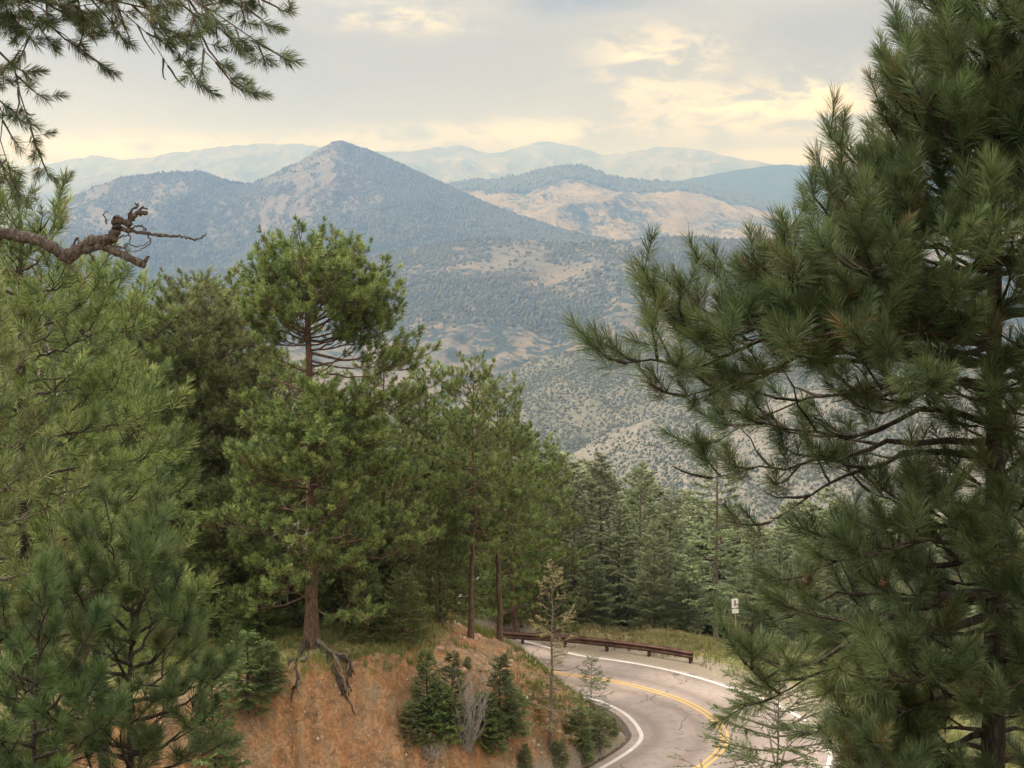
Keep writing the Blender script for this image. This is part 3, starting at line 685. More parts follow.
    d = link('dead_branch', dd.mesh('dead_branch', M_GREYW), root); d['label'] = 'bleached dead twigs at half height of the trunk'
    # roots reaching down the bank
    rts = [[(306, 640), (300, 652), (296, 664), (297, 682), (291, 690)], [(318, 640), (330, 653), (338, 662), (343, 680), (348, 700)], [(316, 642), (326, 652), (333, 668), (341, 688), (352, 706)],
           [(320, 645), (335, 655), (345, 655), (349, 664), (345, 674)], [(308, 642), (299, 656), (292, 660), (288, 668)], [(316, 648), (322, 656), (331, 654), (340, 660)],
           [(322, 646), (332, 655), (345, 658), (351, 668), (347, 680), (352, 692)], [(310, 650), (304, 659), (296, 660), (285, 660)], [(318, 654), (328, 661), (338, 676), (343, 692)]]
    for i, rt in enumerate(rts):
        pts = []
        for j, (x_, y_) in enumerate(rt):
            # find the bank surface on that sight line
            best = None
            for Yq in np.arange(36, 46, .1):
                q = P(x_, y_, Yq)
                if gz(q[0], q[1]) > q[2]: best = Yq; break
            best = min(best or 42, 42.1)
            q = P(x_, y_, best - (.1 + .08 * rng.rand()) if j > 0 else 41.9); pts.append(q - np.array([bx, Yd, zb]))
        pts = smooth_line(np.array(pts), 6); nn_ = len(pts); r0 = rng.uniform(.05, .10)
        pts = pts + rng.normal(0, .018, pts.shape)
        mb = MB(); mb.tube(pts, np.linspace(r0, .02, nn_) * (1 + .15 * rng.normal(size=nn_)), 8); 
        for j in range(5):
            q = pts[rng.randint(nn_ // 3, nn_)]; e = q + rng.normal(0, .16, 3) * [1, .4, 1] - UP * .22; mb.tube(curve_pts(q, e, 6, 0, .5, rng), np.linspace(.022, .005, 6), 4)
        link('root', mb.mesh('root', M_BARKG if i % 2 else M_BARKD), root)
big_pine()
def ray_ground(px, py, y0=34, y1=64):
    for Yq in np.arange(y0, y1, .05):
        q = P(px, py, Yq)
        if gz(q[0], q[1]) >= q[2]: return np.array([q[0], q[1], gz(q[0], q[1])])
    return P(px, py, 45)
# ------------------------------------------------------------------ the stand of pines left of the road
G1 = 'pines on the shelf left of the road'
pl('pC', 470, 352, 47.5, 'slender pine with bare lower trunk, left of the two at the bank end', rz=.4, wide=.85)
pl('pC', 500, 372, 50, 'thicker-trunked pine at the tip of the bank, nearest the road', rz=2.4, wide=.95)
pl('pA', 430, 350, 52, 'pine with bushy crown just right of the tall flat-topped pine', rz=1.0)
pl('pA', 380, 338, 50, 'pine filling the gap beneath the tall flat-topped crown', rz=3.0)
pl('pD', 350, 400, 47, 'low spreading pine right behind the tall pine with exposed roots', rz=5.0)
pl('pB', 190, 268, 48, 'pine with reddish trunk showing above dry grass at lower left', rz=2.0)
pl('pC', 248, 276, 52, 'pine with short stretch of orange trunk left of the tall pine', rz=4.0, wide=1.1)
pl('pA', 225, 262, 56, 'rear pine whose rounded top rises left of the tall pine', rz=5.2)
pl('pB', 150, 272, 54, 'broad pine with low rounded top against the blue mountain', rz=.3)
pl('pA', 100, 262, 50, 'pine with its top just below the dead branch', rz=4.4)
pl('pB', 45, 228, 44, 'large pine at the left edge behind the dead branch', rz=3.3)
pl('pA', -20, 215, 48, 'pine cut by the left edge of the view', rz=1.3)
pl('pD', 270, 420, 44.5, 'low bushy pine in front left of the tall pine', rz=1.9)
pl('pD', 225, 470, 44.5, 'short dense pine beside the red earth slope', rz=.2)
pl('pB', 400, 425, 46, 'mid-height pine over the grassy top of the bank', rz=1.2, wide=.9)
pl('pA', 445, 400, 56, 'pine behind the two bare trunks at the bank end', rz=2.7)
pl('pD', 535, 425, 63, 'pine with drooping right side where the stand meets the road', rz=3.7, base_z=-1.0)
pl('pA', 515, 415, 60, 'pale topped pine ending the left stand at the road', rz=.9, base_z=.0)
BG = 'pines at the back of the left stand'
for i, (px, ty, Y) in enumerate([(60, 300, 60), (170, 330, 62), (290, 345, 66), (330, 370, 62), (410, 385, 68), (470, 410, 72), (-60, 250, 58), (350, 430, 74), (250, 360, 70), (120, 350, 68), (455, 470, 64), (10, 330, 66), (495, 455, 80), (390, 470, 80), (320, 480, 84)]):
    pl('pABD'[0] + 'ABD'[i % 3], px, ty, Y, 'pine half hidden at the back of the left stand', BG, rz=i * 1.7)
for px, ty, Y, lab in [(132, 278, 46, 'pine below the tip of the dead branch'), (178, 284, 47, 'pine between the dead branch tip and the tall pine'), (212, 276, 50, 'pine whose crown touches the left side of the flat-topped crown'), (290, 455, 45, 'full pine screening the trunk of the tall pine on its left'), (345, 470, 45.5, 'full pine screening the trunk of the tall pine on its right'), (160, 400, 45, 'bushy pine between the orange trunk and the near left pines'),
                       (400, 500, 46.5, 'rounded low pine above the yellow green grass'), (130, 480, 43, 'low pine just behind the near left pines'), (440, 470, 47.5, 'low pine directly left of the two bare trunks'), (300, 400, 50, 'pine standing close behind the tall flat-topped pine')]:
    pl('pD' if px % 20 else 'pB', px, ty, Y, lab, rz=px * .37)
# young trees low in the left stand
pl('pD', 205, 560, 44, 'short young pine below the orange trunk', rz=4.8, wide=1.5)
pl('pD', 402, 572, 44, 'lowest small pine right above the yellow green grass', rz=2.2, wide=1.5)
pl('pD', 262, 565, 43.2, 'small pine left of the exposed roots', rz=3.2, wide=1.5)
pl('pB', 232, 600, 42.4, 'tiny pine at the left end of the bare red slope', rz=.2, wide=1.6)
pl('pD', 365, 560, 43.5, 'young pine at the lip of the red bank', rz=5.8, wide=1.3)

# ------------------------------------------------------------------ firs beyond the guardrail
pl('fA', 553, 452, 76, 'pointed fir rising where the left pines end', rz=1)
pl('fA', 600, 452, 74, 'tallest fir directly behind the guardrail', rz=2.2, wide=1.15)
pl('fC', 640, 462, 72, 'bushy fir with pale outward branches behind the guardrail', rz=3.3)
pl('fB', 575, 480, 67, 'fir with drooping pale branch ends left of the sign', rz=.7, wide=1.2)
pl('fC', 670, 490, 68, 'broad fir standing behind the right end of the guardrail', rz=4.1, wide=1.1)
pl('fB', 620, 500, 66.5, 'short full fir crowding the middle of the guardrail', rz=5.5, wide=1.3)
pl('fB', 690, 545, 65, 'small fir just left of the road sign', rz=2.5, wide=1.3)
pl('fA', 755, 520, 70, 'fir immediately right of the road sign', rz=2.9, wide=1.2)
pl('fC', 655, 520, 64.5, 'low fir with wide bottom boughs over the guardrail', rz=1.9, wide=1.2)
pl('fB', 545, 540, 66, 'small dark fir behind the thin dead tree', rz=3.9, wide=1.4)
pl('fA', 595, 555, 64, 'small fir growing tight against the rusty guardrail', rz=4.9, wide=1.5)
rs = np.random.RandomState(9)
tops = [(530, 470), (560, 460), (590, 462), (615, 470), (645, 478), (675, 496), (700, 503), (730, 505), (760, 512), (790, 508), (820, 500), (850, 500), (880, 505), (920, 500), (960, 498), (1000, 495), (1040, 490)]
n = 0
for Y0, dy in ((82, 6), (94, 2), (108, -4), (124, -6)):
    for px, ty in tops:
        if rs.rand() < .12: continue
        pl('f' + 'ABC'[n % 3], px + rs.uniform(-14, 14), ty + dy + rs.uniform(-8, 22), Y0 + rs.uniform(-4, 4), 'dark conifer crowded among others on the slope below the road', 'conifers on the slope below the road', rz=rs.rand() * 6, wide=rs.uniform(1.25, 1.7)); n += 1
for px, ty, Y in [(850, 640, 53), (905, 655, 50), (955, 640, 54), (1005, 650, 50), (880, 600, 58), (985, 600, 58), (930, 690, 46), (990, 700, 44), (790, 560, 66), (830, 540, 70), (875, 560, 64), (920, 545, 68), (960, 560, 62), (1005, 550, 66)]:
    pl('fA' if px % 2 else 'fC', px, ty, Y, 'conifer seen through the near pine at right', 'conifers behind the near pine', rz=px, wide=1.3)
# conifers low on the near canyon slopes
for i in range(46):
    x = rs.uniform(-60, 150); y = rs.uniform(140, 330); 
    o, H0 = PROTO['f' + 'ABC'[i % 3]]; zz = gz(x, y)
    s = rs.uniform(9, 15) / H0
    if CAMZ + (zz + s * H0 - CAMZ) > CAMZ - .185 * y: s = max(.5, (CAMZ - .185 * y - zz) / H0)
    dup(o, (x, y, zz - .2), rs.rand() * 6, (s * 1.1, s * 1.1, s), 'dark conifer crowded among others on the slope below the road', 'conifers on the slope below the road')

# tall thin trunked fir left of the sign
p_ = fir_proto(31, 12, .115, .2, 1.7, 62, leaf=.12, lw=.045, dens=.9, cone=.5, droop=.1, tipup=.15, bare=.12)
proto('snag', 'fir_tree', 'fir tree', p_, M_BARKG, M_FIR)
pl('snag', 718, 415, 62.5, 'tall thin fir with bare lower trunk left of the road sign', rz=.5, wide=1.25)

# thin, half dead sapling in front of the road
p_ = fir_proto(32, 7, .10, .1, 1.7, 70, leaf=.07, lw=.02, dens=.6, cone=.6, droop=.08, tipup=.3, bare=.42)
proto('sap', 'fir_sapling', 'sapling', p_, M_BARKG, M_DRYN)
sapb = ray_ground(551, 748, 38); pl('sap', 551, 560, sapb[1], 'thin half-dead sapling with brown needles before the road bend', rz=.5, wide=.85)
p_ = fir_proto(33, 6, .05, .08, 2.6, 60, leaf=.1, lw=.03, dens=.7, cone=.5, droop=.05, tipup=.2, bare=.15)
proto('sap2', 'fir_sapling', 'sapling', p_, M_BARKG, M_FIR)
sapb = ray_ground(592, 722, 38); pl('sap2', 592, 655, sapb[1], 'small sparse sapling right beside the thin dead one', rz=2.5, wide=1.0)
# lacy sparse sapling by the hairpin, standing nearer than the road
p_ = fir_proto(34, 7, .075, .1, 3.3, 75, leaf=.08, lw=.026, dens=.75, cone=.35, droop=.06, tipup=.05, bare=.05)
proto('lacy', 'fir_sapling', 'sapling', p_, M_BARKG, M_SPR)
pl('lacy', 783, 660, 33, 'sparse lacy sapling in front of the hairpin bend', rz=1.5, wide=1.0)

# small spruces, dead shrub and debris on the bank
spr = [fir_proto(41, 3, .05, .03, 1.0, 70, leaf=.07, lw=.02, dens=1.2, cone=.8, droop=0.0, tipup=.3), fir_proto(42, 3, .05, .03, .8, 60, leaf=.07, lw=.02, dens=1.2, cone=.8, droop=0, tipup=.3)]
for k, sp_ in (('sA', spr[0]), ('sB', spr[1])): proto(k, 'spruce_sapling', 'spruce', sp_, M_BARKD, M_SPR)
def at_base(key, px, py, top, label, wide=1., rz=0., y0=36):
    b = ray_ground(px, py, y0); o, H0 = PROTO[key]; zt = P(px, top, b[1])[2]; s = (zt - b[2]) / H0
    loc = (b[0], b[1], b[2] - .05)
    if o.name in used: r = dup(o, loc, rz, (s * wide, s * wide, s), label)
    else: used.add(o.name); o.location = loc; o.rotation_euler = (0, 0, rz); o.scale = (s * wide, s * wide, s); o['label'] = label; r = o
    return b, r
G2 = 0
at_base('sA', 427, 738, 647, 'wide dark spruce on the red bank, leftmost of three', .85, 1)
at_base('sB', 452, 735, 648, 'narrow dark spruce touching the grey dead shrub', .9, 2)
at_base('sB', 500, 738, 652, 'lighter green spruce right of the grey dead shrub', 1.1, 3)
at_base('sA', 507, 690, 668, 'tiny spruce at the top of the red bank above the shrubs', 1, 4)
at_base('sA', 525, 768, 742, 'low dark seedling near the bottom of the bank', 1.3, 5)
at_base('sB', 248, 712, 628, 'olive young conifer on the left edge of the red slope', 1.5, 1.5)
at_base('sA', 268, 690, 640, 'small conifer left of the roots on the red slope', 1.5, 2.5)
at_base('sA', 215, 772, 655, 'sparse spruce at the left foot of the red slope', .9, 5.5)
p_ = fir_proto(44, 2, .03, .02, .6, 60, leaf=.08, lw=.02, dens=.9, cone=.5, droop=-.2, tipup=.2)
proto('wd', 'weed_bush', 'bush', p_, M_BARKG, M_PINE)
for i, (px, py, tp_) in enumerate([(600, 748, 712), (578, 742, 705), (612, 735, 716), (585, 768, 735), (560, 765, 738), (468, 668, 655)]):
    at_base('wd', px, py, tp_, ['round green bush at the inner edge of the hairpin', 'green bush between thin sapling and hairpin edge', 'small weed tuft nearest the white inner line', 'bush lowest on the slope inside the hairpin', 'olive bush under the thin dead sapling', 'small bush on the pale rubble of the bank top'][i], 1.3, i * 1.3)
for i, (px, py, tp_, lb) in enumerate([(440, 742, 682, 'bush filling the gap between the two left spruces'), (484, 745, 690, 'dense bush between grey shrub and right spruce'), (412, 745, 700, 'low bush at the left foot of the spruce clump'), (515, 735, 688, 'bush at the right side of the spruce clump'), (495, 752, 712, 'low green bush in front of the right spruce')]):
    at_base('wd', px, py, tp_, lb, 1.2, i * 2.1)
rng = np.random.RandomState(3)
def dead_shrub(px, py, w, h, label, nb, mat, name='dead_shrub'):
    b = ray_ground(px, py); root = thing(name, label, 'dead shrub', b); mb = MB(); s = b[1] / FPX
    for i in range(nb):
        a = rng.uniform(0, 2 * pi); r_ = rng.uniform(.1, 1) * w * s / 2; e = np.array([cos(a) * r_, sin(a) * r_, h * s * rng.uniform(.45, 1)])
        pp = curve_pts(rng.normal(0, .06, 3) * [1, 1, 0], e, 7, -.05, .35, rng); mb.tube(pp, np.linspace(.014, .004, 7), 4)
        for j in range(7):
            q = pp[rng.randint(2, 7)]; e2 = q + rng.normal(0, .16, 3) + UP * .12; mb.tube(curve_pts(q, e2, 4, 0, .4, rng), np.linspace(.006, .003, 4), 3)
    link('stem', mb.mesh('stem', mat), root)
dead_shrub(467, 752, 50, 84, 'grey leafless shrub between dark spruces on the bank', 70, M_GREYW)
dead_shrub(432, 762, 56, 22, 'bleached fallen branches at the foot of the dark spruces', 12, M_GREYW, 'fallen_branch')
dead_shrub(232, 752, 40, 26, 'pale leafless shrub at the left foot of the red slope', 10, M_GREYW)

mm = NT('pine_cone_brown'); M_CONE = mm.fin(mm.ramp(mm.noise(mm.obj(), 60, 3), [(.3, (.05, .03, .02)), (.7, (.17, .10, .06))]), .85, None, .15)
# ------------------------------------------------------------------ near pines
def near_pine(name_lab, trunk_px, Yd, specs, seed, top_py, lean_px=0, r=.16, nn=110, nlen=.17, nw=.0038, mat=M_PINE_SHADE, bark=M_BARKD, cat='pine tree', extra=None, name='ponderosa_pine', sag=.05, tuft=1.0, dens=5.5, twl=.17, axis=.15, ntw=7.5, cones=0):
    T = Tree(seed); rng = T.rng; b0 = P(trunk_px, 500, Yd); bx = b0[0]; zb = gz(bx, Yd); org = np.array([bx, Yd, zb])
    top = P(trunk_px + lean_px, top_py, Yd)[2]; H = top - zb; n = 24; t = np.linspace(0, 1, n)
    lx = lean_px * Yd / FPX
    tp = np.stack([lx * t + .05 * np.sin(t * 7) * (t > 0), .05 * np.sin(t * 9), t * H], 1); tp[0, 2] = -.4
    rad = r * (1 - t * .85); rad[0] = r * 1.5
    root = thing(name, name_lab, cat, org); mb = MB(); mb.tube(tp, rad * (1 + .06 * rng.normal(size=n)), 12); link('trunk', mb.mesh('trunk', bark), root)
    for sp in specs:
        (h_px, h_py), pts, dy, rr = sp[:4]; o = dict(sp[4]) if len(sp) > 4 else {}
        hz = P(trunk_px, h_py, Yd)[2] - zb
        a = on_trunk(tp, hz) if h_px is None else P(h_px, h_py, Yd) - org
        seq = [a]
        m_ = len(pts)
        for j, (x_, y_) in enumerate(pts): seq.append(P(x_, y_, Yd + dy * (j + 1) / m_) - org)
        poly = resample(smooth_line(np.array(seq), 8), 12); Lh = np.linalg.norm(poly[-1] - poly[0])
        poly[1:-1] += rng.normal(0, .012 * Lh, (10, 3))
        mbl = MB(); kw = dict(start=.3, dens=dens, sublen=.42, twl=twl, tuft=tuft, lift=.55, minr=.0035, bare=0., ntw=ntw); kw.update(o)
        T.limb(poly, rr, own=mbl, **kw); link('limb', mbl.mesh('limb', bark), root)
    if extra: extra(T, tp, root, org)
    for i in range(cones):
        j = rng.randint(len(T.tp)); c_ = T.tp[j] - T.td[j] * .12 + rng.normal(0, .02, 3); ax = nrm(T.td[j] + rng.normal(0, .6, 3)); mb = MB()
        pr = np.array([.006, .024, .034, .033, .026, .015, .004]); q = np.array([c_ + ax * .085 * t_ for t_ in np.linspace(0, 1, 7)]); mb.tube(q, pr * (1 + .12 * rng.normal(size=7)), 9)
        for a_ in range(26):   # open scales
            u_ = .1 + .8 * a_ / 26; th = a_ * 2.4; s1 = nrm(np.cross(ax, UP)); s2 = np.cross(ax, s1); dd_ = s1 * cos(th) + s2 * sin(th); b_ = c_ + ax * .085 * u_ + dd_ * .02
            w_ = np.cross(ax, dd_) * .009; e_ = b_ + dd_ * .024 * sin(pi * (u_ * .8 + .1)) + ax * .008; mb.add([b_ - w_, b_ + w_, e_], [[0, 1, 2]])
        link('cone', mb.mesh('cone', M_CONE, False), root)
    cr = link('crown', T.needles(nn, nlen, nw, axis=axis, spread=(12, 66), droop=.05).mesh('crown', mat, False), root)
    return root, tp, T
rr = np.random.RandomState(12)
spec = [  # left-reaching limbs of the near right pine: (start px/py), path, depth offset, radius
    ((None, 30), [(960, 10), (905, -12)], -.3, .02), ((None, 70), [(950, 55), (898, 22)], .2, .02), ((None, 100), [(945, 90), (902, 62)], -.3, .022), ((None, 120), [(940, 125), (893, 100)], .4, .02),
    ((None, 160), [(930, 150), (880, 120)], -.4, .025), ((None, 170), [(930, 165), (850, 140)], .2, .025), ((None, 205), [(920, 190), (832, 135)], -.2, .028), ((None, 225), [(915, 215), (840, 175)], -.7, .028),
    ((None, 240), [(920, 235), (820, 205)], .3, .03), ((None, 262), [(920, 258), (815, 196)], -.9, .03), ((None, 275), [(920, 270), (790, 228)], .1, .03),
    ((None, 330), [(920, 312), (800, 300), (700, 328), (652, 292)], -.8, .04, dict(start=.3, dens=7.5)),
    ((None, 318), [(930, 290), (850, 275), (770, 262)], -.6, .04), ((None, 340), [(900, 318), (790, 318), (690, 350), (612, 345)], -1.0, .04, dict(start=.35, sublen=.28, dens=7.5)),
    ((None, 345), [(900, 330), (800, 345), (735, 375), (672, 378)], -.7, .035, dict(start=.3, sublen=.34, dens=7.5)), ((None, 335), [(890, 300), (800, 280), (735, 310)], -.9, .035, dict(start=.35)),
    ((None, 360), [(900, 350), (820, 350), (760, 330), (700, 322)], -.3, .035, dict(start=.3, sublen=.34, dens=7.5)), ((None, 372), [(920, 345), (840, 320), (790, 330)], -1.2, .03, dict(start=.3)),
    ((None, 300), [(950, 300), (900, 290), (860, 250)], -.9, .025), ((None, 310), [(960, 310), (910, 320), (860, 330)], -1.2, .025), ((None, 290), [(950, 280), (890, 260), (830, 240)], -1.2, .025), ((None, 345), [(960, 350), (910, 360), (850, 375)], -.8, .025), ((None, 330), [(970, 320), (940, 330), (900, 365)], -1.3, .022), ((None, 380), [(960, 375), (920, 380), (870, 395)], -.4, .022), ((None, 350), [(1010, 340), (1030, 330)], -1.2, .02),
    # airy middle
    ((None, 425), [(940, 412), (850, 432), (770, 425), (720, 440)], .1, .028, dict(bare=.2, start=.35, dens=5.5)), ((None, 440), [(940, 436), (860, 452), (770, 470), (712, 478)], -.1, .03, dict(bare=.3, start=.35, dens=5.5)),
    ((None, 455), [(930, 450), (860, 470), (800, 500), (770, 522)], .4, .03, dict(bare=.55, start=.3, dens=4.5)), ((None, 400), [(950, 380), (880, 395), (800, 400), (745, 425)], .7, .03, dict(bare=.3, dens=4.5)),
    # lower foliage
    ((None, 505), [(950, 500), (890, 495), (835, 475)], .2, .03), ((None, 520), [(930, 520), (860, 520), (800, 522)], -.3, .03), ((None, 555), [(930, 560), (850, 545), (770, 560)], .2, .03),
    ((None, 590), [(940, 598), (870, 590), (800, 585), (758, 600)], .4, .03), ((None, 595), [(940, 595), (880, 610), (820, 635), (745, 660), (712, 648)], -.6, .042, dict(start=.3, lift=.35)),
    ((None, 612), [(940, 625), (880, 628), (820, 650), (770, 672), (738, 682)], -.3, .036, dict(lift=.2)), ((None, 650), [(950, 640), (890, 660), (830, 700), (800, 712)], .4, .03, dict(lift=.2)),
    ((None, 690), [(960, 690), (900, 690), (850, 715)], -.4, .03), ((None, 730), [(950, 735), (890, 745), (850, 765)], .3, .03), ((None, 760), [(950, 765), (900, 775), (860, 790)], -.5, .03),
    ((None, 560), [(960, 540), (900, 530), (840, 540)], -.9, .028), ((None, 640), [(950, 650), (900, 670), (860, 660)], -1.1, .028), ((None, 480), [(1010, 470), (1040, 440)], -.4, .025),
]
def shift(sp_):
    (hx, hy), pts = sp_[0], sp_[1]; o = []
    for j, (x_, y_) in enumerate(pts):
        f = (j + 1) / len(pts)
        if hy < 135: o.append((x_ + 34 * f, y_ + 30 * f))
        elif hy < 300: o.append((x_ + 22 * f, y_ + 28 * f))
        elif hy < 400: o.append((x_ + 14 * f, y_ + 18 * f))
        elif hy > 480 and x_ < 1000: o.append((x_ + 34 * f, y_ + 16 * f))
        else: o.append((x_, y_))
    return ((hx, hy), o) + tuple(sp_[2:])
spec = [shift(q_) for q_ in spec]
for i in range(54):   # limbs towards and away from the view, upper crown
    h = rr.uniform(20, 400); a = rr.uniform(-.25, 1.25) * pi + pi; L = rr.uniform(45, 90) + h * .14; spec.append(((None, h), [(1000 + cos(a) * L * .5, h - 8), (1000 + cos(a) * L, h - rr.uniform(10, 50))], sin(a) * L * .009, .022))
for i in range(34):
    h = rr.uniform(470, 820); a = rr.uniform(0, 2 * pi); L = rr.uniform(60, 140); spec.append(((None, h), [(1000 + cos(a) * L * .5, h + 5), (1000 + cos(a) * L, h - rr.uniform(-20, 40))], sin(a) * L * .008, .022))
for i in range(16):
    h = rr.uniform(700, 860); L = rr.uniform(70, 170); a = pi + rr.uniform(-.9, .9); spec.append(((None, h), [(1000 + cos(a) * L * .5, h - 6), (1000 + cos(a) * L, h - rr.uniform(0, 40))], -abs(sin(a)) * L * .008, .022))
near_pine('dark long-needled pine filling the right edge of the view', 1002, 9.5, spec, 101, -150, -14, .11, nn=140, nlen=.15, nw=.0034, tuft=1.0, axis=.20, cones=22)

# heavy limb entering from the right belongs to a second pine outside the frame
spec2 = [((None, 250), [(1010, 262), (950, 268), (900, 292), (850, 315)], -.3, .055, dict(start=.45, bare=.3)), ((None, 150), [(1040, 120), (980, 60), (950, 30)], -.2, .03),
         ((None, 200), [(1030, 170), (960, 140), (930, 110)], -.4, .03), ((None, 350), [(1030, 380), (980, 400)], -.2, .03), ((None, 100), [(1060, 60), (1010, 20)], -.5, .03), ((None, 520), [(1050, 540), (1000, 560)], -.3, .03), ((None, 640), [(1050, 660), (1000, 700)], -.3, .03), ((None, 60), [(1020, 30), (960, -20)], -.2, .03)]
for i in range(26):
    h = rr.uniform(10, 260) if i < 16 else rr.uniform(420, 760); L = rr.uniform(80, 165); a = rr.uniform(-.3, .3) + pi; spec2.append(((None, h), [(1120 + cos(a) * L * .5, h - 6), (1120 + cos(a) * L, h - rr.uniform(0, 45))], rr.uniform(-.3, .6), .022))
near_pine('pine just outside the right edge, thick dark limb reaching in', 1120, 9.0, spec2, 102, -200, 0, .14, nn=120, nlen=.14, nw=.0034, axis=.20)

# upper left boughs and the dead branch: a pine outside the left edge
def dead_limb(T, tp, root, org):
    rng = np.random.RandomState(8); mb = MB(); Yd = 13.0
    def tr(pts, r0, r1, k=9, dy=0., jit=.006):
        p3 = smooth_line(np.array([P(a, b, Yd + dy) - org for a, b in pts]), 6); p3 = p3 + rng.normal(0, jit, p3.shape)
        mb.tube(p3, np.linspace(r0, r1, len(p3)) * (1 + .10 * rng.normal(size=len(p3))), k)
    tr([(-100, 226), (-40, 231), (0, 233), (25, 237), (45, 244), (58, 251), (68, 258), (85, 249), (103, 246), (120, 254), (143, 265)], .065, .034, 12)
    tr([(66, 254), (80, 248), (92, 241), (105, 240), (112, 238), (116, 228), (117, 219)], .05, .045, 10)
    tr([(143, 266), (146, 259), (149, 257)], .03, .008)
    tr([(113, 222), (122, 221), (128, 224), (134, 216), (140, 213), (147, 214)], .032, .02, 8)
    tr([(128, 222), (131, 211), (137, 206), (135, 204)], .018, .006); tr([(134, 217), (141, 208), (147, 209)], .016, .006)
    tr([(120, 228), (130, 231), (145, 233), (165, 236), (180, 236), (192, 239), (200, 238), (207, 234)], .02, .006, 7)
    tr([(118, 226), (128, 229), (139, 226), (146, 229), (140, 232)], .012, .005); tr([(60, 254), (68, 264), (75, 271)], .012, .004); tr([(90, 252), (94, 260), (90, 255)], .012, .004)
    tr([(146, 233), (150, 242), (140, 250), (130, 252)], .008, .003); tr([(115, 240), (122, 236), (130, 235)], .01, .004); tr([(118, 250), (128, 245), (138, 247), (150, 240)], .008, .003)
    tr([(107, 224), (103, 214), (108, 212)], .007, .003); tr([(72, 247), (76, 238), (79, 240)], .015, .006); tr([(107, 243), (114, 247), (122, 247), (128, 252)], .012, .005); tr([(125, 231), (131, 239), (124, 245)], .008, .003); tr([(9, 234), (11, 227)], .008, .004)
    o = link('dead_branch', mb.mesh('dead_branch', M_DEAD), root); o['label'] = 'gnarled broken dead branch with thin forked twigs'
H_ = dict(lift=.12, down=.75, start=.3, dens=5.0, sublen=.3, bare=.1)
spec3 = [((None, -60), [(-40, -60), (60, -45), (150, -28), (215, 8), (262, 45)], -.5, .035, dict(H_, bare=.05)), ((None, -90), [(0, -80), (120, -60), (200, -30), (262, 0)], .3, .03, H_), ((None, -40), [(-60, -30), (20, -20), (90, -8), (150, 15), (185, 62)], -.2, .032, H_),
         ((None, -10), [(-80, 5), (-20, 8), (30, 22), (60, 30), (84, 52)], .2, .03, H_), ((None, -70), [(0, -60), (90, -50), (170, -10), (205, 52), (232, 78)], -.8, .03, dict(H_, bare=.15)), ((None, 30), [(-70, 30), (-20, 45), (8, 62), (22, 105), (38, 150)], .1, .028, dict(H_, start=.45, bare=.2)),
         ((None, 60), [(-60, 70), (-10, 90), (0, 130), (8, 165)], -.2, .026, dict(H_, start=.4)), ((None, -20), [(-40, -20), (20, 0), (35, 20), (20, 50)], -.4, .02, H_), ((None, -50), [(0, -45), (100, -30), (170, -20), (200, 12), (222, 30)], .6, .03, dict(H_, bare=.1)),
         ((None, 0), [(-60, 0), (0, 3), (45, 6), (80, 20)], .6, .024, H_), ((None, -60), [(0, -50), (60, -35), (110, -12), (130, 22), (168, 66)], .1, .026, dict(H_, bare=.3)), ((None, -30), [(-30, -20), (25, -12), (60, 5), (105, 2)], -.5, .024, H_), ((None, 90), [(-60, 110), (-15, 140), (5, 175)], .3, .024, H_),
         ((None, -60), [(60, -70), (150, -50), (215, -18), (250, 10)], 0., .026, dict(H_)), ((None, 180), [(-130, 160), (-90, 150)], .5, .03), ((None, 330), [(-130, 320), (-90, 300)], -.5, .03)]
near_pine('pine outside the left edge, needled boughs and dead branch across the sky', -170, 13.0, spec3, 103, -260, 0, .2, nn=80, nlen=.15, nw=.0048, extra=dead_limb, bark=M_DEAD, tuft=.8, ntw=5)

def auto_specs(px, py0, py1, Lpx, n, seed, Yd, up=30, low=.75):
    r_ = np.random.RandomState(seed); out = []
    for i in range(n):
        u = (i + r_.rand() * .7) / n; h = py1 + (py0 - py1) * u; a = i * 2.4 + r_.normal(0, .3); L = Lpx * (low + (1 - low) * 1 if u < .35 else 1.0) * (1 - (1 - u) ** 2.2 * .82) * r_.uniform(.7, 1.1)
        e = up * (1.3 - u) * r_.uniform(.5, 1.3)
        out.append(((None, h), [(px + cos(a) * L * .5, h - e * .25), (px + cos(a) * L, h - e)], sin(a) * L * Yd / FPX, .02 + .012 * u))
    return out
near_pine('big bushy pine nearest on the left side, long soft needles', 28, 19.0, auto_specs(28, 640, 232, 150, 58, 51, 19), 104, 214, 0, .17, nn=46, nlen=.19, nw=.0085, mat=M_PINE, tuft=1.0, dens=4.6, twl=.22, axis=.24)
near_pine('pine with dark inner branches rising from the lower left', 95, 24.0, auto_specs(95, 700, 305, 120, 50, 52, 24), 105, 292, 0, .16, nn=42, nlen=.20, nw=.010, mat=M_PINE, tuft=1.0, dens=4.4, twl=.24, axis=.26)
near_pine('leaning pine at the left edge with tangled bare grey twigs', -40, 15.0, auto_specs(-40, 760, 330, 165, 46, 53, 15), 106, 300, 0, .15, nn=56, nlen=.18, nw=.0072, mat=M_PINE, tuft=1.0, dens=4.6, twl=.2, axis=.24, bark=M_BARKG)
near_pine('young pine with upright tufts at the bottom left corner', 128, 14.0, auto_specs(128, 800, 585, 112, 34, 54, 14, 55), 107, 562, 0, .06, nn=110, nlen=.17, nw=.0045, mat=M_PINE_SHADE, tuft=1.0, dens=5.0, twl=.16, axis=.16)
near_pine('small dark green pine low at the far left bottom', 30, 13.0, auto_specs(30, 840, 650, 100, 24, 55, 13, 45), 108, 620, 0, .05, nn=100, nlen=.17, nw=.0045, mat=M_PINE_SHADE, tuft=1.0, dens=5.0, twl=.16, axis=.16)
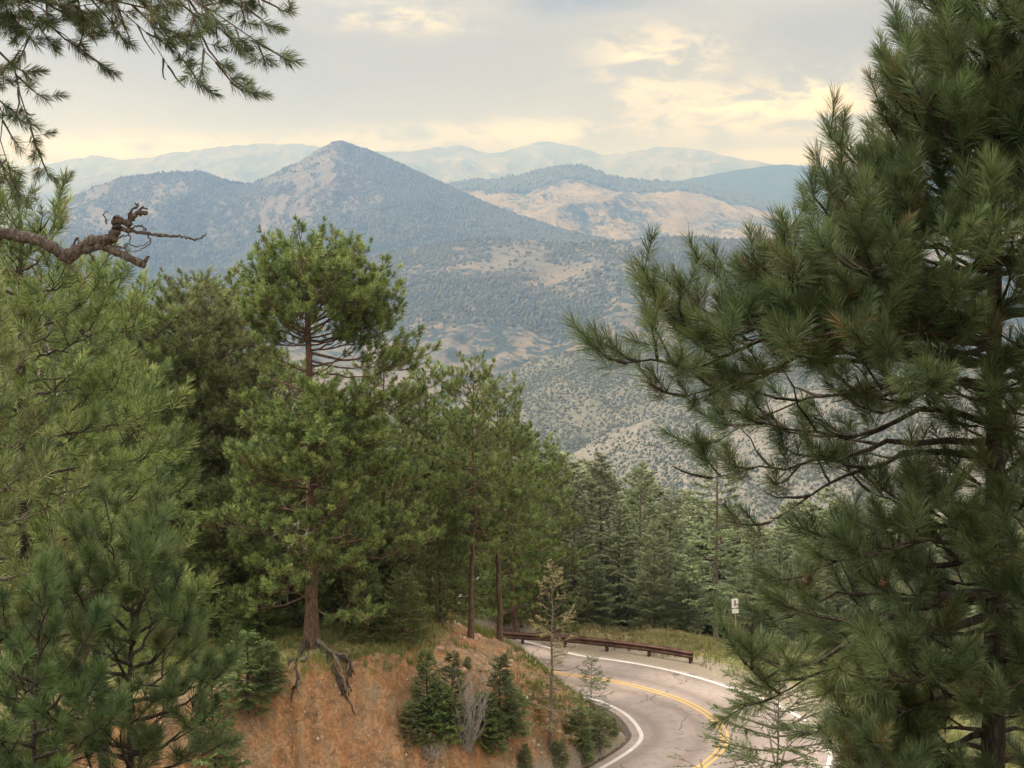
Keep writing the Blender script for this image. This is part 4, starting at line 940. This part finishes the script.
# ------------------------------------------------------------------ guardrail and sign
mm = NT('rusty_steel'); pz = mm.obj(); n1 = mm.noise(pz, 3, 6, .7); n2 = mm.noise(pz, 25, 4, .6)
M_RUST = mm.fin(mm.ramp(mm.math('MULTIPLY_ADD', n2, .4, mm.math('MULTIPLY', n1, .65)), [(.35, (.035, .02, .016)), (.5, (.085, .045, .034)), (.66, (.16, .09, .065))]), .8, mm.bump(n2, .3, .01), .3, .2)
rl = np.array([list(PG(a, b)) for a, b in [(500, 642.5), (560, 647), (600, 651.5), (650, 658), (693, 665.5)]]); rl = np.vstack([[rl[0][0] - 5, rl[0][1] + 1.6], rl]); RL = resample(smooth_line(rl, 20), 90)
RT = nrm(np.gradient(RL, axis=0)); RN = np.stack([RT[:, 1], -RT[:, 0]], 1)
RN = RN * np.sign((RN * (-RL)).sum(1))[:, None]
gr_o = thing('guardrail', 'long rusty brown guardrail along the outer edge of the curve', 'guardrail', (RL[45][0], RL[45][1], 0))
orig = np.array([RL[45][0], RL[45][1], 0])
prof = np.array([(.00, .36), (.015, .40), (.075, .43), (.08, .46), (.02, .49), (.0, .525), (.02, .56), (.08, .59), (.075, .62), (.015, .65), (.0, .69), (-.008, .69), (-.008, .36)]) + [0, -.13]
gzr = ground_all(RL[:, 0], RL[:, 1])[0]; GRZ = np.convolve(np.pad(gzr, 8, mode='edge'), np.ones(17) / 17, 'valid')
v = np.zeros((90, len(prof), 3)); v[..., :2] = RL[:, None] + RN[:, None] * prof[None, :, :1]; v[..., 2] = GRZ[:, None] + prof[None, :, 1]
v -= orig; mb = MB(); k = len(prof); ii = np.arange(89)[:, None] * k + np.arange(k)[None]; jj = np.arange(89)[:, None] * k + (np.arange(k)[None] + 1) % k
mb.add(v.reshape(-1, 3), None, np.stack([ii, ii + k, jj + k, jj], -1)); link('rail', mb.mesh('rail', M_RUST, False), gr_o)
for i in range(4, 90, 12):
    x, y = RL[i] - RN[i] * .10; M = np.array([[RT[i][0], -RT[i][1], 0], [RT[i][1], RT[i][0], 0], [0, 0, 1]]); mb = MB()
    for dy in (-.06, .06): mb.box(np.array([x, y, GRZ[i] - .02]) - orig + M @ np.array([0, dy, 0]), (.11, .012, 1.1), M)
    mb.box(np.array([x, y, GRZ[i] - .02]) - orig, (.012, .105, 1.1), M)
    link('post', mb.mesh('post', M_RUST, False), gr_o)
    mb = MB(); q = RL[i] - RN[i] * .03; mb.box(np.array([q[0], q[1], GRZ[i] + .39]) - orig, (.10, .05, .3), M); link('blockout', mb.mesh('blockout', M_RUST, False), gr_o)

# road sign: white panel with red and black marks, smaller plate below
sx, sy = PG(737.5, 655)[0], 59.2; sx = P(737.5, 610, sy)[0]; zs = gz(sx, sy)
sg = thing('road_sign', 'white two-panel road sign on a thin grey post beyond the curve', 'road sign', (sx, sy, zs))
mm = NT('galvanised_steel'); M_GALV = mm.fin(mm.ramp(mm.noise(mm.obj(), 12), [(.3, (.28, .29, .3)), (.7, (.42, .43, .44))]), .5, None, .4, .6)
mm = NT('white_sign_face'); M_SIGN = mm.fin(mm.ramp(mm.noise(mm.obj(), 5), [(.3, (.66, .6, .58)), (.7, (.82, .78, .76))]), .5, None, .4)
mm = NT('red_sign_mark'); M_SRED = mm.fin((.42, .10, .08), .5)
mm = NT('black_sign_mark'); M_SBLK = mm.fin((.07, .07, .075), .5)
zt = P(737, 598.5, sy)[2] - zs; pxm = sy / FPX
mb = MB(); mb.box((0, 0.03, (zt - .1) / 2 - .2), (.05, .03, zt + .3 - .1)); link('post', mb.mesh('post', M_GALV, False), sg)
def rounded(w, h, r, d, zc, y=0):
    th = np.concatenate([np.linspace(a, a + pi / 2, 5) for a in (0, pi / 2, pi, 3 * pi / 2)]); cx = np.repeat([w / 2 - r, -w / 2 + r, -w / 2 + r, w / 2 - r], 5); cz = np.repeat([h / 2 - r, h / 2 - r, -h / 2 + r, -h / 2 + r], 5)
    x = cx + r * np.cos(th); z = cz + r * np.sin(th) + zc; n = 20
    mb = MB(); f = np.stack([x, 0 * x + y, z], 1); b = f + [0, d, 0]
    tri = [(0, i, i + 1) for i in range(1, n - 1)] + [(n, n + i + 1, n + i) for i in range(1, n - 1)]; q = [(i, n + i, n + (i + 1) % n, (i + 1) % n) for i in range(n)]
    mb.add(np.vstack([f, b]), tri, q); return mb
h1 = 9.8 * pxm; h2 = 4.4 * pxm; w_ = 6.9 * pxm
p1 = link('upper_panel', rounded(w_, h1, .03, .01, zt - h1 / 2, 0).mesh('upper_panel', M_SIGN, False), sg)
p2 = link('lower_panel', rounded(w_, h2, .02, .01, zt - h1 - .05 - h2 / 2, 0).mesh('lower_panel', M_SIGN, False), sg)
mb = MB(); zc = zt - h1 / 2; mb.tube([(-.0, -.006, zc - .02), (0, -.006, zc + .13)], [.025, .02], 4); mb.box((0, -.006, zc + .1), (.08, .006, .035)); link('symbol', mb.mesh('symbol', M_SBLK, False), p1)
mb = rounded(.08, .10, .03, .005, zc - .07, -.007); link('red_mark', mb.mesh('red_mark', M_SRED, False), p1)
sg.rotation_euler = (0, R(-3), R(6))

# ------------------------------------------------------------------ grass, stones, logs
def grass(name, n, region, size, width, cols, seed, label, cond, cat='grass'):
    rng = np.random.RandomState(seed); x = rng.uniform(region[0], region[1], n); y = rng.uniform(region[2], region[3], n)
    z, sd, dO, dI, ed = ground_all(x, y); k = cond(x, y, z, sd, dO, dI, ed, rng); x, y, z = x[k], y[k], z[k]; n = len(x)
    cl = fbm(x * .7, y * .7, 3); nb = 7
    a = rng.rand(n, nb) * 2 * pi; h = size * rng.uniform(.5, 1.2, (n, nb)) * (1 + .5 * cl[:, None]); sp = rng.uniform(.1, .7, (n, nb)) * h
    b = np.stack([x[:, None] + .04 * rng.normal(size=(n, nb)), y[:, None] + .04 * rng.normal(size=(n, nb)), z[:, None] + 0 * a - .02], -1)
    t = b + np.stack([np.cos(a) * sp, np.sin(a) * sp, h], -1); md = (b * .5 + t * .5) + np.array([0, 0, 1.]) * (.12 * h)[..., None]
    w = np.stack([-np.sin(a), np.cos(a), 0 * a], -1) * width / 2
    v = np.stack([b - w, b + w, md + w * .8, md - w * .8, t], 2).reshape(-1, 3); o = np.arange(n * nb)[:, None] * 5
    tint = np.clip(.5 + .7 * cl[:, None] + rng.normal(0, .18, (n, nb)), 0, 1)
    mb = MB(); mb.add(v, o + [[3, 2, 4]], o + [[0, 1, 2, 3]], np.repeat(tint.ravel(), 5))
    mt = NT(name + '_blades'); mat = mt.fin(mt.ramp(mt.attr('tint'), [(0, cols[0]), (.5, cols[1]), (1, cols[2])]), .8, None, .15, trans=.25)
    tag(link(name, mb.mesh(name, mat, False)), label, cat, kind='stuff')
DRY = ((.16, .15, .05), (.30, .26, .11), (.42, .35, .18)); GRN = ((.08, .12, .03), (.16, .19, .05), (.30, .28, .10))
grass('verge_grass', 11000, (-8, 22, 57, 70), .30, .02, ((.10, .10, .04), (.20, .18, .08), (.34, .27, .14)), 1, 'dry tall grass growing behind the guardrail', lambda x, y, z, sd, dO, dI, e, r: (dO > 1.2) & (dO < 7) & (r.rand(len(x)) < .9 - .08 * dO))
grass('bank_grass', 16000, (-14, 5, 40, 56), .22, .014, GRN, 2, 'yellow green grass on top of the red bank', lambda x, y, z, sd, dO, dI, e, r: (sd < 0) & (dI > .8) & (e > -.25) & (fbm(x * .4, y * .4, 3) > np.where(x > -2.5, .1, -.45)))
grass('hairpin_weeds', 4000, (0, 5, 42, 54), .26, .016, GRN, 3, 'green weeds inside the hairpin bend', lambda x, y, z, sd, dO, dI, e, r: (sd < 0) & (dI > .75) & (fbm(x * .8, y * .8, 3) > .08))
grass('slope_tufts', 7000, (-12, 2, 36, 50), .13, .012, DRY, 4, 'thin dry tufts on the bare red slope', lambda x, y, z, sd, dO, dI, e, r: (sd < 0) & (dI > 1.0) & (e < .2) & (fbm(x * .9 + 9, y * .9, 3) > .22 - .12 * (x > -4)))
grass('shelf_grass', 16000, (-30, -2, 43, 80), .25, .018, DRY, 5, 'dry grass under the pines on the left shelf', lambda x, y, z, sd, dO, dI, e, r: (sd < 0) & (e > .2))
grass('curve_weeds', 7000, (6, 32, 34, 62), .3, .018, GRN, 7, 'weeds outside the hairpin under the near pine', lambda x, y, z, sd, dO, dI, e, r: (sd > 0) & (dO > 1.0) & (fbm(x * .6, y * .6, 3) > -.3))
grass('near_grass', 9000, (-14, 14, 6, 34), .25, .012, DRY, 6, 'dry grass on the slope below the viewpoint', lambda x, y, z, sd, dO, dI, e, r: (sd > 0) & (dO > 1.5))

def stones(name, n, region, seed, label, cond, smin_, smax_, mat):
    rng = np.random.RandomState(seed); x = rng.uniform(region[0], region[1], n); y = rng.uniform(region[2], region[3], n)
    z, sd, dO, dI, ed = ground_all(x, y); k = cond(x, y, z, sd, dO, dI, ed, rng); x, y, z = x[k], y[k], z[k]; n = len(x)
    ph = (1 + 5 ** .5) / 2; ico = nrm(np.array([(-1, ph, 0), (1, ph, 0), (-1, -ph, 0), (1, -ph, 0), (0, -1, ph), (0, 1, ph), (0, -1, -ph), (0, 1, -ph), (ph, 0, -1), (ph, 0, 1), (-ph, 0, -1), (-ph, 0, 1)]))
    fc = np.array([(0, 11, 5), (0, 5, 1), (0, 1, 7), (0, 7, 10), (0, 10, 11), (1, 5, 9), (5, 11, 4), (11, 10, 2), (10, 7, 6), (7, 1, 8), (3, 9, 4), (3, 4, 2), (3, 2, 6), (3, 6, 8), (3, 8, 9), (4, 9, 5), (2, 4, 11), (6, 2, 10), (8, 6, 7), (9, 8, 1)])
    sz = smin_ * (smax_ / smin_) ** (rng.rand(n) ** 2.5); v = ico[None] * (1 + .5 * (rng.rand(n, 12, 1) - .5)) * sz[:, None, None] * rng.uniform(.6, 1.2, (n, 1, 3)) + np.stack([x, y, z], 1)[:, None]
    mb = MB(); mb.add(v.reshape(-1, 3), (fc[None] + np.arange(n)[:, None, None] * 12).reshape(-1, 3), None, np.repeat(rng.rand(n), 12))
    tag(link(name, mb.mesh(name, mat, False)), label, 'stones', kind='stuff')
mt = NT('pale_stone'); nn = mt.noise(mt.geo(), 20, 4); M_STONE = mt.fin(mt.mix(mt.math('MULTIPLY', nn, .5), mt.ramp(mt.attr('tint'), [(0, (.28, .15, .09)), (.55, (.42, .27, .18)), (.8, (.5, .4, .3)), (1, (.66, .6, .52))]), (.3, .2, .14)), .9, mt.bump(nn, .5, .02), .2)
stones('bank_stones', 5000, (-13, 4, 36, 56), 11, 'pale stones scattered over the red earth bank', lambda x, y, z, sd, dO, dI, e, r: (sd < 0) & (dI > .6) & (e < .7), .012, .075, M_STONE)
stones('rubble', 900, (-2.6, 1.8, 44, 52), 12, 'pale rubble at the top end of the bank', lambda x, y, z, sd, dO, dI, e, r: (sd < 0) & (dI > .8) & (fbm(x * .9, y * .9, 2) > -.1), .02, .11, M_STONE)
stones('verge_stones', 700, (-2, 16, 42, 64), 13, 'small stones along the road verge', lambda x, y, z, sd, dO, dI, e, r: ((dO > .5) & (dO < 3)) | ((dI > .55) & (dI < 1.1)), .015, .06, M_STONE)
def boulder(px, py, w, label, seed):
    b = ray_ground(px, py); r_ = np.random.RandomState(seed); u = np.linspace(0, pi, 9); v_ = np.linspace(0, 2 * pi, 13)[:-1]
    q = np.stack([np.outer(np.sin(u), np.cos(v_)), np.outer(np.sin(u), np.sin(v_)), np.outer(np.cos(u), np.ones(12))], -1)
    q = q * (1 + .25 * noise2(q[..., 0] * 2 + seed, q[..., 1] * 2 + q[..., 2])[..., None]); q = np.sign(q) * np.abs(q) ** .8
    s = w * b[1] / FPX / 2; q = q * s * [1.1, .8, .65]; mb = MB(); ii = np.arange(8)[:, None] * 12 + np.arange(12)[None]; jj = np.arange(8)[:, None] * 12 + (np.arange(12)[None] + 1) % 12
    mb.add(q.reshape(-1, 3), None, np.stack([ii, ii + 12, jj + 12, jj], -1)); o = link('boulder', mb.mesh('boulder', M_STONE, False), loc=b + [0, 0, s * .2]); tag(o, label, 'boulder')
boulder(476, 638, 11, 'reddish boulder near the end of the bank top', 1); boulder(440, 650, 9, 'pale rock half way up the bank above the spruces', 2); boulder(462, 672, 10, 'cream coloured rock between the spruces and bank top', 3)
def log(a, b, r_, label):
    A = ray_ground(*a); B = ray_ground(*b); mb = MB(); rg = np.random.RandomState(int(a[0])); mb.tube(curve_pts([0, 0, r_], B - A + [0, 0, r_], 9, .0, .06, rg), np.linspace(r_, r_ * .6, 9), 9)
    tag(link('log', mb.mesh('log', M_DEAD), loc=A), label, 'log')
log((500, 633), (520, 634), .12, 'dark log lying at the end of the bank by the guardrail'); log((438, 672), (470, 670), .05, 'thin fallen stick across the red bank')

# ------------------------------------------------------------------ haze
hb = MB(); hb.box((0, 21500, 290), (84000, 56000, 1524))
mh = NT('haze_air'); vol = mh.n('ShaderNodeVolumePrincipled', {'Color': (.25, .44, 1.0, 1), 'Absorption Color': (1, 1, 1, 1), 'Density': HAZE, 'Anisotropy': 0.6})
mh.t.links.new(vol.outputs[0], mh.out.inputs[1]); hz = link('haze', hb.mesh('haze', mh.m, False)); tag(hz, 'thin blue haze over the mountains', 'haze', kind='stuff')
try: mh.m.cycles.homogeneous_volume = True
except Exception: pass
try: mh.m.volume_intersection_method = 'FAST'
except Exception: pass

# ------------------------------------------------------------------ sky
W = bpy.data.worlds.new('World'); S.world = W; W.use_nodes = True; t = W.node_tree; t.nodes.clear()
class WT(NT):
    def __init__(s): s.t = t
w = WT(); out = t.nodes.new('ShaderNodeOutputWorld')
SUN_EL, SUN_AZ = 50, -85     # azimuth measured from +Y towards +X
sky = w.n('ShaderNodeTexSky', sky_type='NISHITA', sun_disc=False, sun_elevation=R(SUN_EL), sun_rotation=R(SUN_AZ), altitude=2200, dust_density=2.0)
d = w.n('ShaderNodeTexCoord').outputs['Generated']; sp = w.n('ShaderNodeSeparateXYZ', {0: d}); dx, dy_, dz = sp.outputs
zc = w.math('MAXIMUM', dz, 0.0)
st = w.mapv(d, (1, 1, 2.6)); n1 = w.noise(st, 9, 7, .58, .3); n2 = w.noise(st, 3.2, 5, .5, .2); n3 = w.noise(st, 26, 6, .6, .4)
zz = w.math('ADD', zc, w.math('MULTIPLY_ADD', n1, .03, -.015))
base = w.ramp(w.math('MULTIPLY', zz, 2.0), [(.0, (.68, .50, .18)), (.08, (.50, .41, .16)), (.17, (.45, .36, .15)), (.26, (.39, .32, .16)), (.45, (.66, .63, .57)), (.75, (1.5, 1.42, 1.26)), (1, (2.15, 2.05, 1.85))])
var = w.ramp(n2, [(.35, (.84, .83, .80)), (.5, (1, 1, 1)), (.66, (1.2, 1.17, 1.1))])
base = w.mix(.9, base, var, 'MULTIPLY')
def patch(px, py, sx, sy, amt, lo=.40, hi=.62, nse=None):
    q = P(px, py, 1.0) - np.array([0, 0, CAMZ]); q = q / np.linalg.norm(q)
    a = w.math('MULTIPLY', w.math('SUBTRACT', dx, float(q[0])), FPX / sx); b = w.math('MULTIPLY', w.math('SUBTRACT', dz, float(q[2])), FPX / sy)
    r2 = w.math('ADD', w.math('MULTIPLY', a, a), w.math('MULTIPLY', b, b)); e = w.math('EXPONENT', w.math('MULTIPLY', r2, -1.0))
    fr = w.math('GREATER_THAN', dy_, 0.0)
    return w.math('MULTIPLY', w.math('MULTIPLY', e, amt), w.math('MULTIPLY', fr, w.n('ShaderNodeMapRange', {0: nse or n1, 1: lo, 2: hi}).outputs[0]))
def summ(l):
    a = l[0]
    for b in l[1:]: a = w.math('ADD', a, b)
    return w.math('MINIMUM', a, 1.0)
lit = summ([patch(665, 55, 62, 26, 1.0, .42, .58, n3), patch(765, 108, 95, 22, 1.2, .38, .55, n3), patch(820, 92, 40, 22, .9, .4, .55, n3), patch(405, 18, 70, 14, .9, .42, .6, n3), patch(140, 149, 150, 13, 1.1, .3, .5, n3), patch(540, 133, 130, 14, .8, .42, .58, n3), patch(790, 157, 90, 8, .9, .3, .5, n3), patch(360, 142, 60, 12, .6, .4, .6, n3), patch(640, 95, 40, 18, .4, .45, .6, n3)])
base = w.mix(lit, base, (1.05, .82, .36))
drk = summ([patch(560, 0, 130, 18, .9, .25, .5), patch(820, 30, 120, 30, .35, .3, .6), patch(760, 72, 120, 12, .25, .3, .6), patch(220, 40, 170, 45, .25, .3, .6)])
base = w.mix(drk, base, (.20, .18, .13))
b1 = w.n('ShaderNodeBackground', {'Color': sky.outputs[0], 'Strength': .12}).outputs[0]; b2 = w.n('ShaderNodeBackground', {'Color': base, 'Strength': 1.0}).outputs[0]
cov = w.n('ShaderNodeMapRange', {0: dz, 1: .25, 2: .7, 3: .97, 4: .75}).outputs[0]
t.links.new(w.n('ShaderNodeMixShader', {0: cov, 1: b1, 2: b2}).outputs[0], out.inputs[0])

sl = bpy.data.lights.new('sun', 'SUN'); sl.energy = SUN; sl.angle = R(11); sl.color = (1.0, .96, .89)
so = bpy.data.objects.new('sun', sl); COL.objects.link(so)
so.rotation_euler = (R(90 - SUN_EL), 0, R(180 - SUN_AZ)); 

cam = bpy.data.cameras.new('camera'); co = bpy.data.objects.new('camera', cam); COL.objects.link(co); S.camera = co
co.location = (0, 0, CAMZ); co.rotation_euler = (R(90) - PITCH, 0, 0); cam.sensor_width = 36; cam.lens = 36 * FPX / 1024; cam.clip_start = .1; cam.clip_end = 60000
S.view_settings.view_transform = 'Standard'; S.view_settings.look = 'None'; S.view_settings.gamma = 1; S.view_settings.exposure = EXPO
S.cycles.use_denoising = True; S.cycles.max_bounces = 6; S.cycles.diffuse_bounces = 3; S.cycles.transmission_bounces = 3; S.cycles.volume_bounces = 0; S.cycles.glossy_bounces = 2
S.cycles.use_adaptive_sampling = True; S.cycles.adaptive_threshold = .02
# drop any prototype that was never planted
for o, H0 in PROTO.values():
    if o.name not in used:
        for c_ in list(o.children): bpy.data.objects.remove(c_)
        bpy.data.objects.remove(o)
